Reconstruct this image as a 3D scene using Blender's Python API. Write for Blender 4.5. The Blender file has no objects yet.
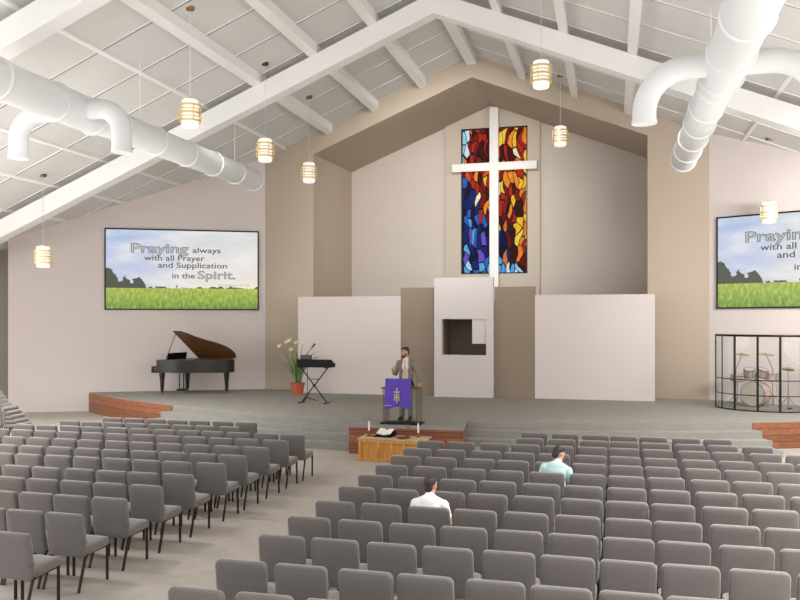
import bpy, bmesh, math, random
from mathutils import Vector, Matrix
random.seed(7)
scn = bpy.context.scene
COL = scn.collection
PI = math.pi
SC = 'structure'

# ------------------------------------------------------------------ materials
def lin(c):
    out = []
    for v in c[:3]:
        v = v / 255.0
        out.append(v / 12.92 if v <= 0.04045 else ((v + 0.055) / 1.055) ** 2.4)
    return (*out, 1.0)

class NT:
    """tiny node-tree helper"""
    def __init__(s, m):
        s.t = m.node_tree
    def n(s, typ, **kw):
        nd = s.t.nodes.new(typ)
        for k, v in kw.items():
            setattr(nd, k, v)
        return nd
    def l(s, a, b):
        s.t.links.new(a, b)
    def math(s, op, a, b=None, c=None, clamp=False):
        nd = s.n('ShaderNodeMath', operation=op)
        nd.use_clamp = clamp
        for i, v in enumerate((a, b, c)):
            if v is None: continue
            if isinstance(v, (int, float)): nd.inputs[i].default_value = v
            else: s.l(v, nd.inputs[i])
        return nd.outputs[0]
    def ramp(s, fac, stops, interp='LINEAR'):
        nd = s.n('ShaderNodeValToRGB')
        cr = nd.color_ramp
        cr.interpolation = interp
        while len(cr.elements) > 1: cr.elements.remove(cr.elements[-1])
        for i, (p, c) in enumerate(stops):
            e = cr.elements[0] if i == 0 else cr.elements.new(p)
            e.position = p; e.color = c if len(c) == 4 else (*c, 1)
        s.l(fac, nd.inputs[0])
        return nd.outputs[0]
    def mix(s, fac, a, b, blend='MIX'):
        nd = s.n('ShaderNodeMix', data_type='RGBA', blend_type=blend)
        for i, v in ((0, fac), (6, a), (7, b)):
            if isinstance(v, (int, float)): nd.inputs[i].default_value = v
            elif isinstance(v, tuple): nd.inputs[i].default_value = v
            else: s.l(v, nd.inputs[i])
        return nd.outputs[2]

def new_mat(name):
    m = bpy.data.materials.new(name); m.use_nodes = True
    return m, NT(m), m.node_tree.nodes['Principled BSDF']

def mat(name, rgb, rough=0.6, metal=0.0, noise=0.0, nscale=8.0, bump=0.0, bscale=200.0, spec=0.5, coat=0.0):
    m, t, b = new_mat(name)
    c = lin(rgb)
    b.inputs['Base Color'].default_value = c
    b.inputs['Roughness'].default_value = rough
    b.inputs['Metallic'].default_value = metal
    b.inputs['Specular IOR Level'].default_value = spec
    b.inputs['Coat Weight'].default_value = coat
    tc = t.n('ShaderNodeTexCoord')
    if noise > 0:
        nz = t.n('ShaderNodeTexNoise'); nz.inputs['Scale'].default_value = nscale; nz.inputs['Detail'].default_value = 4
        t.l(tc.outputs['Object'], nz.inputs['Vector'])
        d = tuple(v * (1 - noise) for v in c[:3]) + (1,); u = tuple(min(1, v * (1 + noise)) for v in c[:3]) + (1,)
        t.l(t.ramp(nz.outputs['Fac'], [(0.3, d), (0.7, u)]), b.inputs['Base Color'])
    if bump > 0:
        nb = t.n('ShaderNodeTexNoise'); nb.inputs['Scale'].default_value = bscale; nb.inputs['Detail'].default_value = 2
        t.l(tc.outputs['Object'], nb.inputs['Vector'])
        bp = t.n('ShaderNodeBump'); bp.inputs['Strength'].default_value = bump; bp.inputs['Distance'].default_value = 0.004
        t.l(nb.outputs['Fac'], bp.inputs['Height']); t.l(bp.outputs[0], b.inputs['Normal'])
    return m

def wood(name, c0, c1, axis='X', plank=0.0, rough=0.45, pgap=0.012):
    """wood with grain along an axis; plank > 0 adds plank joints along Z (or X when the grain is vertical)"""
    m, t, b = new_mat(name)
    tc = t.n('ShaderNodeTexCoord'); mp = t.n('ShaderNodeMapping')
    t.l(tc.outputs['Object'], mp.inputs['Vector'])
    mp.inputs['Scale'].default_value = {'X': (0.7, 7, 14), 'Z': (14, 7, 0.8), 'Y': (10, 0.7, 10)}[axis]
    nz = t.n('ShaderNodeTexNoise'); nz.inputs['Scale'].default_value = 1.6; nz.inputs['Detail'].default_value = 6; nz.inputs['Distortion'].default_value = 1.2
    t.l(mp.outputs[0], nz.inputs['Vector'])
    col = t.ramp(nz.outputs['Fac'], [(0.3, lin(c0)), (0.7, lin(c1))])
    if plank > 0:
        sx = t.n('ShaderNodeSeparateXYZ'); t.l(tc.outputs['Object'], sx.inputs[0])
        src = sx.outputs['X' if axis == 'Z' else 'Z']
        k = t.math('FRACT', t.math('DIVIDE', src, plank))
        cell = t.math('FLOOR', t.math('DIVIDE', src, plank))
        wn = t.n('ShaderNodeTexWhiteNoise', noise_dimensions='1D'); t.l(cell, wn.inputs['W'])
        v = t.math('MULTIPLY_ADD', wn.outputs['Value'], 0.35, 0.82)
        vm = t.n('ShaderNodeVectorMath', operation='SCALE'); t.l(col, vm.inputs[0]); t.l(v, vm.inputs['Scale'])
        gap = t.math('LESS_THAN', k, pgap / plank)
        col = t.mix(gap, vm.outputs[0], tuple(x * 0.35 for x in lin(c0)[:3]) + (1,))
    t.l(col, b.inputs['Base Color']); b.inputs['Roughness'].default_value = rough
    return m

def emis(name, rgb, strength):
    m, t, b = new_mat(name)
    b.inputs['Base Color'].default_value = lin(rgb)
    b.inputs['Emission Color'].default_value = lin(rgb); b.inputs['Emission Strength'].default_value = strength
    return m

def clear(name, tint=(253, 254, 254), gloss=0.02):
    m = bpy.data.materials.new(name); m.use_nodes = True
    t = NT(m); t.t.nodes.clear()
    o = t.n('ShaderNodeOutputMaterial'); mx = t.n('ShaderNodeMixShader')
    tr = t.n('ShaderNodeBsdfTransparent'); tr.inputs[0].default_value = lin(tint)
    gl = t.n('ShaderNodeBsdfGlossy'); gl.inputs['Roughness'].default_value = 0.05
    fr = t.n('ShaderNodeFresnel'); fr.inputs[0].default_value = 1.3
    t.l(t.math('MULTIPLY_ADD', fr.outputs[0], 0.3, gloss * 0.3), mx.inputs[0]); t.l(tr.outputs[0], mx.inputs[1]); t.l(gl.outputs[0], mx.inputs[2]); t.l(mx.outputs[0], o.inputs[0])
    return m

M = {}
M['wall'] = mat('wall_paint', (214, 203, 198), 0.75, bump=0.15, bscale=60)
M['tan'] = mat('tan_paint', (180, 165, 147), 0.75, bump=0.15, bscale=60)
M['tan_dark'] = mat('tan_panel_paint', (142, 126, 109), 0.75)
M['niche'] = mat('niche_paint', (205, 194, 183), 0.75, bump=0.15, bscale=60)
M['panel'] = mat('panel_paint', (213, 202, 197), 0.7)
M['white_panel'] = mat('white_panel_paint', (205, 196, 193), 0.7)
M['ceiling'] = mat('ceiling_paint', (214, 212, 209), 0.8, noise=0.03, nscale=1.2)
M['beam'] = mat('beam_paint', (242, 241, 239), 0.6)
M['duct'] = mat('duct_white', (224, 225, 226), 0.7)
M['carpet'] = mat('carpet', (172, 164, 155), 0.95, noise=0.06, nscale=3.0, bump=0.5, bscale=350, spec=0.1)
M['stage'] = mat('stage_carpet', (150, 147, 140), 0.95, noise=0.06, nscale=3.0, bump=0.5, bscale=350, spec=0.1)
M['wood_face'] = wood('cherry_boards', (118, 70, 44), (156, 98, 66), 'X', 0.16)
M['wood_brick'] = wood('dark_cherry_boards', (132, 76, 52), (172, 106, 76), 'X', 0.11)
M['oak'] = wood('honey_oak', (204, 140, 64), (232, 174, 98), 'Z', 0.0, 0.4)
M['oak_top'] = wood('oak_top', (186, 150, 108), (206, 174, 132), 'X', 0.0, 0.35)
M['metal'] = mat('bronze_metal', (52, 45, 41), 0.4, 0.6)
M['black'] = mat('black_plastic', (11, 10, 10), 0.6, spec=.25)
M['black_metal'] = mat('black_metal', (30, 28, 27), 0.4, 0.5)
M['chrome'] = mat('chrome', (190, 188, 184), 0.2, 1.0)
M['brass'] = mat('brushed_brass', (236, 214, 150), 0.4, 0.7)
M['antique'] = mat('antique_brass', (150, 112, 58), 0.4, 0.8)
M['piano'] = mat('ebony_lacquer', (32, 30, 25), 0.35, spec=.4)
M['piano_in'] = wood('soundboard_wood', (84, 56, 32), (112, 76, 44), 'X', 0.0, 0.35)
M['ivory'] = mat('ivory_keys', (226, 222, 210), 0.3)
M['terracotta'] = mat('terracotta', (176, 92, 58), 0.8, noise=0.1, nscale=12)
M['soil'] = mat('soil', (54, 40, 30), 0.95)
M['leaf'] = mat('lily_leaf', (112, 134, 80), 0.5, noise=0.2, nscale=6)
M['petal'] = mat('lily_petal', (236, 226, 170), 0.5)
M['shade'] = emis('lamp_glass', (255, 250, 240), .75); M['shade'].node_tree.nodes['Principled BSDF'].inputs['Base Color'].default_value = (.4, .4, .4, 1)
M['cross'] = mat('cross_white', (240, 237, 233), 0.6)
M['acrylic'] = clear('acrylic_clear')
M['acrylic_edge'] = mat('acrylic_edge', (122, 116, 106), 0.25)
M['walnut'] = wood('walnut', (74, 58, 40), (98, 78, 54), 'X')
M['purple'] = mat('purple_cloth', (86, 62, 172), 0.7, noise=0.06, nscale=5, bump=0.2, bscale=150)
M['gold'] = mat('gold_embroidery', (216, 204, 150), 0.5)
M['page'] = mat('paper', (240, 238, 232), 0.8)
M['wax'] = mat('candle_wax', (240, 236, 226), 0.5)
M['skin'] = mat('skin', (196, 148, 122), 0.5, noise=0.05, nscale=20)
M['skin_tan'] = mat('skin_tanned', (166, 120, 96), 0.5, noise=0.05, nscale=20)
M['hair'] = mat('dark_hair', (44, 32, 27), 0.6, noise=0.35, nscale=60, bump=0.4, bscale=120)
M['hair_brown'] = mat('brown_hair', (62, 46, 40), 0.6, noise=0.4, nscale=60, bump=0.4, bscale=120)
M['suit'] = mat('grey_suit_wool', (124, 117, 110), 0.8, noise=0.08, nscale=40)
M['shirt'] = mat('white_shirt', (232, 228, 226), 0.7)
M['tie'] = mat('tan_tie', (208, 178, 130), 0.5, noise=0.1, nscale=30)
M['shoe'] = mat('black_shoe', (26, 24, 23), 0.3)
M['tee'] = mat('white_tee', (244, 242, 240), 0.8, bump=0.3, bscale=25)
M['teal'] = mat('teal_shirt', (188, 214, 211), 0.8, bump=0.3, bscale=25)
M['jeans'] = mat('dark_jeans', (52, 56, 66), 0.85)
M['eye'] = mat('eye', (30, 22, 18), 0.2)
M['drum_shell'] = mat('rose_maple_shell', (198, 170, 158), 0.3, coat=0.4)
M['drum_head'] = mat('drum_head', (186, 176, 162), 0.6)
M['cymbal'] = mat('cymbal_bronze', (196, 176, 132), 0.3, 0.9)
M['gap'] = mat('ceiling_joint', (118, 115, 112), 0.9)

def chair_fabric():
    m, t, b = new_mat('grey_upholstery')
    tc = t.n('ShaderNodeTexCoord')
    nz = t.n('ShaderNodeTexNoise'); nz.inputs['Scale'].default_value = 90; nz.inputs['Detail'].default_value = 3
    t.l(tc.outputs['Object'], nz.inputs['Vector'])
    col = t.ramp(nz.outputs['Fac'], [(0.3, lin((107, 101, 98))), (0.7, lin((115, 109, 106)))])
    t.l(col, b.inputs['Base Color']); b.inputs['Roughness'].default_value = 0.85; b.inputs['Specular IOR Level'].default_value = 0.25
    b.inputs['Sheen Weight'].default_value = 0.6; b.inputs['Sheen Roughness'].default_value = .4
    bp = t.n('ShaderNodeBump'); bp.inputs['Strength'].default_value = 0.25; bp.inputs['Distance'].default_value = 0.003
    t.l(nz.outputs['Fac'], bp.inputs['Height']); bp.inputs['Strength'].default_value = .1; t.l(bp.outputs[0], b.inputs['Normal'])
    return m
M['fabric'] = chair_fabric()

# ------------------------------------------------------------------ mesh builder
class MB:
    def __init__(s):
        s.bm = bmesh.new()
    def poly(s, verts, faces):
        vs = [s.bm.verts.new(v) for v in verts]
        for f in faces:
            try: s.bm.faces.new([vs[i] for i in f])
            except ValueError: pass
        return vs
    def box(s, x0, x1, y0, y1, z0, z1, mx=None):
        v = [Vector((x, y, z)) for x in (x0, x1) for y in (y0, y1) for z in (z0, z1)]
        if mx is not None: v = [mx @ p for p in v]
        s.poly(v, [(0, 1, 3, 2), (4, 6, 7, 5), (0, 4, 5, 1), (2, 3, 7, 6), (0, 2, 6, 4), (1, 5, 7, 3)])
        return s
    def rbox(s, x0, x1, y0, y1, z0, z1, r=0.01, seg=2, mx=None):
        b2 = bmesh.new()
        o = MB.__new__(MB); o.bm = b2
        o.box(x0, x1, y0, y1, z0, z1, mx)
        bmesh.ops.bevel(b2, geom=b2.edges[:], offset=r, segments=seg, affect='EDGES', profile=0.5)
        s.merge(b2)
        return s
    def merge(s, b2):
        me = bpy.data.meshes.new('tmp'); b2.to_mesh(me); b2.free(); s.bm.from_mesh(me); bpy.data.meshes.remove(me)
    def bar(s, a, b, w, h=None, up=(0, 0, 1)):
        a, b = Vector(a), Vector(b); h = h or w
        d = (b - a); L = d.length; d.normalize()
        u = Vector(up)
        if abs(d.dot(u)) > 0.98: u = Vector((0, 1, 0))
        x = d.cross(u).normalized(); y = x.cross(d).normalized()
        mx = Matrix((x, y, d)).transposed().to_4x4(); mx.translation = a
        return s.box(-w / 2, w / 2, -h / 2, h / 2, 0, L, mx)
    def tube(s, pts, r, n=12, caps=True, closed=False):
        pts = [Vector(p) for p in pts]; rings = []
        rr = r if isinstance(r, (list, tuple)) else [r] * len(pts)
        N = len(pts); prev = None
        for i, p in enumerate(pts):
            if closed: d = pts[(i + 1) % N] - pts[i - 1]
            else: d = pts[min(i + 1, N - 1)] - pts[max(i - 1, 0)]
            d.normalize()
            if prev is None:
                u = Vector((0, 0, 1)) if abs(d.z) < 0.9 else Vector((1, 0, 0))
                x = d.cross(u).normalized()
            else:
                x = (prev - d * prev.dot(d)).normalized()
            prev = x; y = d.cross(x)
            rings.append([s.bm.verts.new(p + (x * math.cos(2 * PI * k / n) + y * math.sin(2 * PI * k / n)) * rr[i]) for k in range(n)])
        for i in range(N if closed else N - 1):
            a, b = rings[i], rings[(i + 1) % N]
            for k in range(n):
                s.bm.faces.new((a[k], a[(k + 1) % n], b[(k + 1) % n], b[k]))
        if caps and not closed:
            s.bm.faces.new(rings[0][::-1]); s.bm.faces.new(rings[-1])
        return s
    def lathe(s, prof, c=(0, 0, 0), n=24, mx=None, closed=False):
        c = Vector(c); rings = []
        for r, z in prof:
            ring = []
            for k in range(n):
                p = Vector((r * math.cos(2 * PI * k / n), r * math.sin(2 * PI * k / n), z))
                p = mx @ p if mx is not None else p + c
                ring.append(s.bm.verts.new(p))
            rings.append(ring)
        m = len(rings)
        for i in range(m if closed else m - 1):
            a, b = rings[i], rings[(i + 1) % m]
            for k in range(n):
                s.bm.faces.new((a[k], a[(k + 1) % n], b[(k + 1) % n], b[k]))
        if not closed:
            if prof[0][0] > 1e-4: s.bm.faces.new(rings[0][::-1])
            if prof[-1][0] > 1e-4: s.bm.faces.new(rings[-1])
        return s
    def prism(s, poly, a0, a1, axis='Z', mx=None):
        """poly in the plane across axis: 'Z' -> (x,y), 'Y' -> (x,z), 'X' -> (y,z)"""
        def P(p, a):
            v = {'Z': Vector((p[0], p[1], a)), 'Y': Vector((p[0], a, p[1])), 'X': Vector((a, p[0], p[1]))}[axis]
            return mx @ v if mx is not None else v
        n = len(poly)
        v0 = [s.bm.verts.new(P(p, a0)) for p in poly]; v1 = [s.bm.verts.new(P(p, a1)) for p in poly]
        s.bm.faces.new(v0); s.bm.faces.new(v1[::-1])
        for i in range(n):
            j = (i + 1) % n
            s.bm.faces.new((v0[i], v1[i], v1[j], v0[j]))
        return s
    def ball(s, c, r, sub=2, mx=None):
        m = Matrix.Translation(Vector(c)) @ (mx if mx is not None else Matrix.Identity(4))
        if isinstance(r, (tuple, list)): m = m @ Matrix.Diagonal((*r, 1))
        else: m = m @ Matrix.Diagonal((r, r, r, 1))
        bmesh.ops.create_icosphere(s.bm, subdivisions=sub, radius=1, matrix=m)
        return s
    def pad(s, w, h, t, rc, bulge=0.0, mx=None, seg=6, e=0.02):
        """cushion: rounded rectangle w (x) by h (z), thickness t (y), soft edge e"""
        out = []
        for cx, cz, a0 in ((w / 2 - rc, h / 2 - rc, 0), (-w / 2 + rc, h / 2 - rc, PI / 2), (-w / 2 + rc, -h / 2 + rc, PI), (w / 2 - rc, -h / 2 + rc, 1.5 * PI)):
            for k in range(seg + 1):
                a = a0 + k / seg * PI / 2
                out.append((cx, cz, math.cos(a), math.sin(a)))
        layers = [(-0.09, -t / 2 - bulge), (-e, -t / 2 - 0.25 * bulge), (-e * 0.3, -t / 2 + e * 0.3), (0, -t / 2 + e), (0, t / 2 - e), (-e * 0.3, t / 2 - e * 0.3), (-e, t / 2 + 0.25 * bulge), (-0.09, t / 2 + bulge)]
        rings = []
        for ins, y in layers:
            ring = []
            for cx, cz, c_, s_ in out:
                rr = rc + ins
                sx = cx + rr * c_ if rr > 0 else cx * (1 - 0) + rr * (1 if cx > 0 else -1)
                sz = cz + rr * s_ if rr > 0 else cz + rr * (1 if cz > 0 else -1)
                p = Vector((sx, y, sz))
                ring.append(s.bm.verts.new(mx @ p if mx is not None else p))
            rings.append(ring)
        n = len(out)
        for i in range(len(rings) - 1):
            a, b = rings[i], rings[i + 1]
            for k in range(n):
                s.bm.faces.new((a[k], a[(k + 1) % n], b[(k + 1) % n], b[k]))
        s.bm.faces.new(rings[0][::-1]); s.bm.faces.new(rings[-1])
        return s
    def build(s, name, m, parent=None, smooth=True, ang=40, loc=None):
        bm = s.bm
        bmesh.ops.remove_doubles(bm, verts=bm.verts[:], dist=1e-5)
        bmesh.ops.recalc_face_normals(bm, faces=bm.faces[:])
        if smooth:
            for f in bm.faces: f.smooth = True
            for e in bm.edges:
                if len(e.link_faces) == 2 and e.calc_face_angle(0) > math.radians(ang): e.smooth = False
        me = bpy.data.meshes.new(name); bm.to_mesh(me); bm.free()
        me.materials.append(m if not isinstance(m, str) else M[m])
        o = bpy.data.objects.new(name, me); COL.objects.link(o)
        if parent is not None: o.parent = parent
        if loc is not None: o.location = loc
        return o

def tag(o, label, cat, group=None):
    o['label'] = label; o['category'] = cat
    if group: o['group'] = group
    return o
def thing(name, label, cat, loc=(0, 0, 0), rz=0.0, group=None):
    o = bpy.data.objects.new(name, None); COL.objects.link(o)
    o.location = loc; o.rotation_euler = (0, 0, rz); o.empty_display_size = 0.2
    return tag(o, label, cat, group)
def struct(o):
    o['kind'] = 'structure'; return o
def copy_tree(o, parent=None):
    c = o.copy(); COL.objects.link(c)
    if parent is not None: c.parent = parent
    for ch in [x for x in list(o.children)]:
        copy_tree(ch, c)
    return c

# ------------------------------------------------------------------ room shell
RIDGE, SLOPE = 11.88, 0.41
def roof(x): return RIDGE - SLOPE * abs(x)
ZP = 0.64
WA = math.radians(27); DX, DY = math.cos(WA), math.sin(WA)
def wall_pt(sgn, t, off=0.0):
    """a point t metres along the angled side wall from the chancel corner; off = metres out of the wall into the room"""
    return Vector((sgn * (7.4 + DX * t) - sgn * DY * off, 26.4 - DY * t - DX * off, 0))
def wall_mx(sgn, t):
    """local frame on the angled wall: x to the viewer's right along the wall, -y out into the room"""
    p = wall_pt(sgn, t)
    x = Vector((DX, DY, 0)) if sgn < 0 else Vector((DX, -DY, 0))
    z = Vector((0, 0, 1)); y = z.cross(x)
    m = Matrix((x, y, z)).transposed().to_4x4(); m.translation = p
    return m

struct(MB().box(-19, 19, -4, 27, -0.1, 0).build('floor', 'carpet', smooth=False))
# roof slabs
b = MB()
for s in (-1, 1):
    b.prism([(0, RIDGE), (s * 18.5, roof(18.5)), (s * 18.5, roof(18.5) + 0.25), (0, RIDGE + 0.25)], -4, 26.9, 'Y')
struct(b.build('ceiling', 'ceiling', smooth=False))
# purlins along the roof
n = 0
for k in range(-10, 11):
    x = k * 1.66
    z = roof(x)
    b = MB()
    w, d = 0.22, 0.26
    if k == 0: b.box(-0.16, 0.16, -4, 26.4, z - 0.32, z + 0.05)
    else:
        s = 1 if x > 0 else -1
        if abs(k) > 3: w, d = .08, .05
        b.prism([(x - w / 2, roof(x - w / 2) + .02), (x - w / 2, roof(x - w / 2) - d), (x + w / 2, roof(x + w / 2) - d), (x + w / 2, roof(x + w / 2) + .02)], -4, 26.4, 'Y')
    n += 1
    struct(b.build('trim_%d' % n, 'beam', smooth=False))
# panel joints across the slope: a fine batten with a dark joint beside it
b = MB(); g = MB()
y = -3.2
while y < 26.2:
    for s in (-1, 1):
        b.prism([(0, RIDGE), (s * 18.4, roof(18.4)), (s * 18.4, roof(18.4) - 0.022), (0, RIDGE - 0.022)], y, y + 0.035, 'Y')
        g.prism([(0, RIDGE), (s * 18.4, roof(18.4)), (s * 18.4, roof(18.4) - 0.006), (0, RIDGE - 0.006)], y + 0.035, y + 0.10, 'Y')
    y += 1.58
o = struct(b.build('trim_%d' % (n + 1), 'beam', smooth=False)); struct(g.build('trim_%d' % (n + 2), 'gap', smooth=False)); n += 2
# trusses (rigid gable beams)
for yc in (5.8, 13.2, 20.7):
    b = MB()
    for s in (-1, 1):
        b.prism([(0, RIDGE - 0.24), (s * 18.4, roof(18.4) - 0.24), (s * 18.4, roof(18.4) - 0.79), (0, RIDGE - 0.79)], yc - 0.2, yc + 0.2, 'Y')
    n += 1
    struct(b.build('trim_%d' % n, 'beam', smooth=False))

# angled side walls
for s, nm in ((-1, 'left'), (1, 'right')):
    L = 8.44 if s < 0 else 11.5
    a, e = wall_pt(s, 0), wall_pt(s, L)
    a2, e2 = wall_pt(s, 0, -0.25), wall_pt(s, L, -0.25)
    b = MB()
    v = []
    for p in (a, e, e2, a2): v += [(p.x, p.y, -0.02), (p.x, p.y, roof(p.x) + 0.1)]
    b.poly(v, [(0, 2, 3, 1), (2, 4, 5, 3), (4, 6, 7, 5), (6, 0, 1, 7), (1, 3, 5, 7), (0, 6, 4, 2)])
    struct(b.build('wall_' + nm, 'wall', smooth=False))
b = MB()
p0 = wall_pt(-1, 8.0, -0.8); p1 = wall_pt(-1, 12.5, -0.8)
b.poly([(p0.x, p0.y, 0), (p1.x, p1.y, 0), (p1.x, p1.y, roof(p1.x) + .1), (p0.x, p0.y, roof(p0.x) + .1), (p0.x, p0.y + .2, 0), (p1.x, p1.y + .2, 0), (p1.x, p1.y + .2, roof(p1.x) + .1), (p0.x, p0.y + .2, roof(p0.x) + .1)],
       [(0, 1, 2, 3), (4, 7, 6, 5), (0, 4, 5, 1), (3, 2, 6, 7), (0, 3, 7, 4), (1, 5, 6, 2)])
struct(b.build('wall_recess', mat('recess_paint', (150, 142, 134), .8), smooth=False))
for s, nm in ((-1, 'west'), (1, 'east')):
    struct(MB().box(min(s * 18.4, s * 18.7), max(s * 18.4, s * 18.7), -4, 27, 0, roof(18.4) + .1).build('wall_' + nm, 'wall', smooth=False))

# chancel front wall with its gable opening
OI, OZ, OA = 5.58, 8.88, 11.14
b = MB()
for s in (-1, 1):
    b.prism([(s * 7.42, 0), (s * OI, 0), (s * OI, OZ), (0, OA), (0, RIDGE + 0.1), (s * 7.42, roof(7.4) + 0.1)], 26.4, 26.65, 'Y')
struct(b.build('wall_chancel_front', 'tan', smooth=False))
BY = 31.2
b = MB()
for s in (-1, 1):
    A = [(s * OI, 26.65, 0), (s * OI, 26.65, OZ), (s * (OI + .35), 26.65, OZ + .2), (s * (OI + .35), 26.65, 0)]
    B = [(s * 5.75, BY, 0), (s * 5.75, BY, 9.1), (s * 6.1, BY, 9.3), (s * 6.1, BY, 0)]
    b.poly(A + B, [(0, 1, 5, 4), (1, 2, 6, 5), (2, 3, 7, 6), (3, 0, 4, 7), (0, 3, 2, 1), (4, 5, 6, 7)])
struct(b.build('wall_chancel_sides', 'tan', smooth=False))
b = MB()
for s in (-1, 1):
    A = [(s * OI, 26.65, OZ), (0, 26.65, OA), (0, 26.65, OA + .2), (s * OI, 26.65, OZ + .2)]
    B = [(s * 5.75, BY, 9.1), (0, BY, 11.42), (0, BY, 11.62), (s * 5.75, BY, 9.3)]
    b.poly(A + B, [(0, 1, 5, 4), (1, 2, 6, 5), (2, 3, 7, 6), (3, 0, 4, 7), (0, 3, 2, 1), (4, 5, 6, 7)])
struct(b.build('ceiling_chancel', 'tan', smooth=False))
struct(MB().prism([(-6, 0), (6, 0), (6, 9.2), (0, 11.6), (-6, 9.2)], BY, BY + .25, 'Y').build('wall_chancel_back', 'niche', smooth=False))
def bsl(x): return 11.42 - (11.42 - 9.1) / 5.75 * abs(x)
# raised pilaster panel framing the window (four slabs round the opening)
PX, WX, WZ0, WZ1 = 1.84, 1.29, 4.88, 10.55
b = MB()
b.box(-PX, -WX + .08, BY - .14, BY, ZP, WZ1); b.box(WX + .08, PX, BY - .14, BY, ZP, WZ1); b.box(-WX + .08, WX + .08, BY - .14, BY, ZP, WZ0)
b.prism([(-PX, WZ1), (PX, WZ1), (PX, bsl(PX)), (0, bsl(0)), (-PX, bsl(PX))], BY - .14, BY, 'Y')
struct(b.build('trim_%d' % (n + 1), mat('pilaster_paint', (196, 183, 167), .75), smooth=False)); n += 1

# ------------------------------------------------------------------ stained glass
def stained():
    m = bpy.data.materials.new('stained_glass'); m.use_nodes = True
    t = NT(m); b = m.node_tree.nodes['Principled BSDF']
    tc = t.n('ShaderNodeTexCoord')
    nz = t.n('ShaderNodeTexNoise'); nz.inputs['Scale'].default_value = 1.1; nz.inputs['Detail'].default_value = 1
    t.l(tc.outputs['Object'], nz.inputs['Vector'])
    off = t.n('ShaderNodeVectorMath', operation='MULTIPLY_ADD')
    t.l(nz.outputs['Color'], off.inputs[0]); off.inputs[1].default_value = (0.7, 0, 0.7); t.l(tc.outputs['Object'], off.inputs[2])
    mp = t.n('ShaderNodeMapping'); mp.inputs['Rotation'].default_value = (0, math.radians(-8), 0); mp.inputs['Scale'].default_value = (6.0, 0, 2.1)
    t.l(off.outputs[0], mp.inputs['Vector'])
    sx = t.n('ShaderNodeSeparateXYZ'); t.l(mp.outputs[0], sx.inputs[0])
    cb = t.n('ShaderNodeCombineXYZ'); t.l(sx.outputs['X'], cb.inputs['X']); t.l(sx.outputs['Z'], cb.inputs['Y'])
    vo = t.n('ShaderNodeTexVoronoi', voronoi_dimensions='2D', feature='F1'); vo.inputs['Scale'].default_value = 1.0; vo.inputs['Randomness'].default_value = 0.9
    ve = t.n('ShaderNodeTexVoronoi', voronoi_dimensions='2D', feature='DISTANCE_TO_EDGE'); ve.inputs['Scale'].default_value = 1.0; ve.inputs['Randomness'].default_value = 0.9
    t.l(cb.outputs[0], vo.inputs['Vector']); t.l(cb.outputs[0], ve.inputs['Vector'])
    sp = t.n('ShaderNodeSeparateXYZ'); t.l(vo.outputs['Position'], sp.inputs[0])
    u = t.math('DIVIDE', t.math('SUBTRACT', sp.outputs['X'], 2.1), 6.0 * 1.29)     # -1..1 across
    v = t.math('DIVIDE', t.math('SUBTRACT', sp.outputs['Y'], 0.73), 2.1 * 2.85)     # -1..1 up
    sc = t.n('ShaderNodeSeparateColor'); t.l(vo.outputs['Color'], sc.inputs[0])
    r, g2, b2 = sc.outputs
    warm = t.ramp(r, [(0, (.07, .004, .002)), (.26, (.22, .010, .005)), (.46, (.48, .025, .01)), (.66, (.78, .11, .015)), (.8, (.95, .30, .03)), (.89, (1, .66, .05)), (.95, (1, .88, .6))], 'CONSTANT')
    gold = t.ramp(r, [(0, (.4, .02, .01)), (.25, (1, .55, .03)), (.55, (1, .72, .08)), (.8, (.9, .25, .02))], 'CONSTANT')
    dark = t.ramp(r, [(0, (.045, .003, .002)), (.4, (.14, .006, .003)), (.75, (.28, .012, .006)), (.93, (.7, .2, .03))], 'CONSTANT')
    cool = t.ramp(r, [(0, (.004, .005, .05)), (.36, (.008, .02, .16)), (.56, (.03, .14, .55)), (.68, (.16, .10, .62)), (.77, (.12, .46, .8)), (.9, (.45, .78, .92))], 'CONSTANT')
    pale = t.ramp(r, [(0, (.12, .4, .8)), (.4, (.35, .7, .92)), (.75, (.75, .9, 1))], 'CONSTANT')
    jit = t.math('MULTIPLY_ADD', g2, 0.36, -0.18)
    # cool zone: lower left, rising diagonal
    mc = t.math('LESS_THAN', t.math('ADD', t.math('ADD', t.math('MULTIPLY', u, 0.62), v), jit), -0.42)
    md = t.math('MULTIPLY', t.math('GREATER_THAN', t.math('ADD', u, jit), 0.02), t.math('LESS_THAN', t.math('ADD', v, jit), 0.08))
    mg = t.math('MULTIPLY', t.math('GREATER_THAN', t.math('ADD', u, jit), 0.62), t.math('GREATER_THAN', v, -0.5))
    mb = t.math('MULTIPLY', t.math('GREATER_THAN', u, 0.1), t.math('LESS_THAN', t.math('ADD', v, t.math('MULTIPLY', jit, .5)), -0.74))
    me_ = t.math('MULTIPLY', t.math('GREATER_THAN', t.math('ABSOLUTE', u), 0.9), t.math('GREATER_THAN', v, 0.5))
    col = t.mix(md, warm, dark); col = t.mix(mg, col, gold); col = t.mix(mc, col, cool); col = t.mix(mb, col, pale); col = t.mix(me_, col, pale)
    # a little streakiness inside the panes
    n2 = t.n('ShaderNodeTexNoise'); n2.inputs['Scale'].default_value = 9; t.l(tc.outputs['Object'], n2.inputs['Vector'])
    col = t.mix(1.0, col, t.ramp(n2.outputs['Fac'], [(.3, (.65, .65, .65)), (.7, (1, 1, 1))]), 'MULTIPLY')
    lead = t.math('GREATER_THAN', ve.outputs['Distance'], t.math('MULTIPLY_ADD', n2.outputs['Fac'], .09, .02))
    col = t.mix(lead, (.004, .004, .006, 1), col)
    t.l(col, b.inputs['Emission Color']); b.inputs['Emission Strength'].default_value = 1.0
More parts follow.
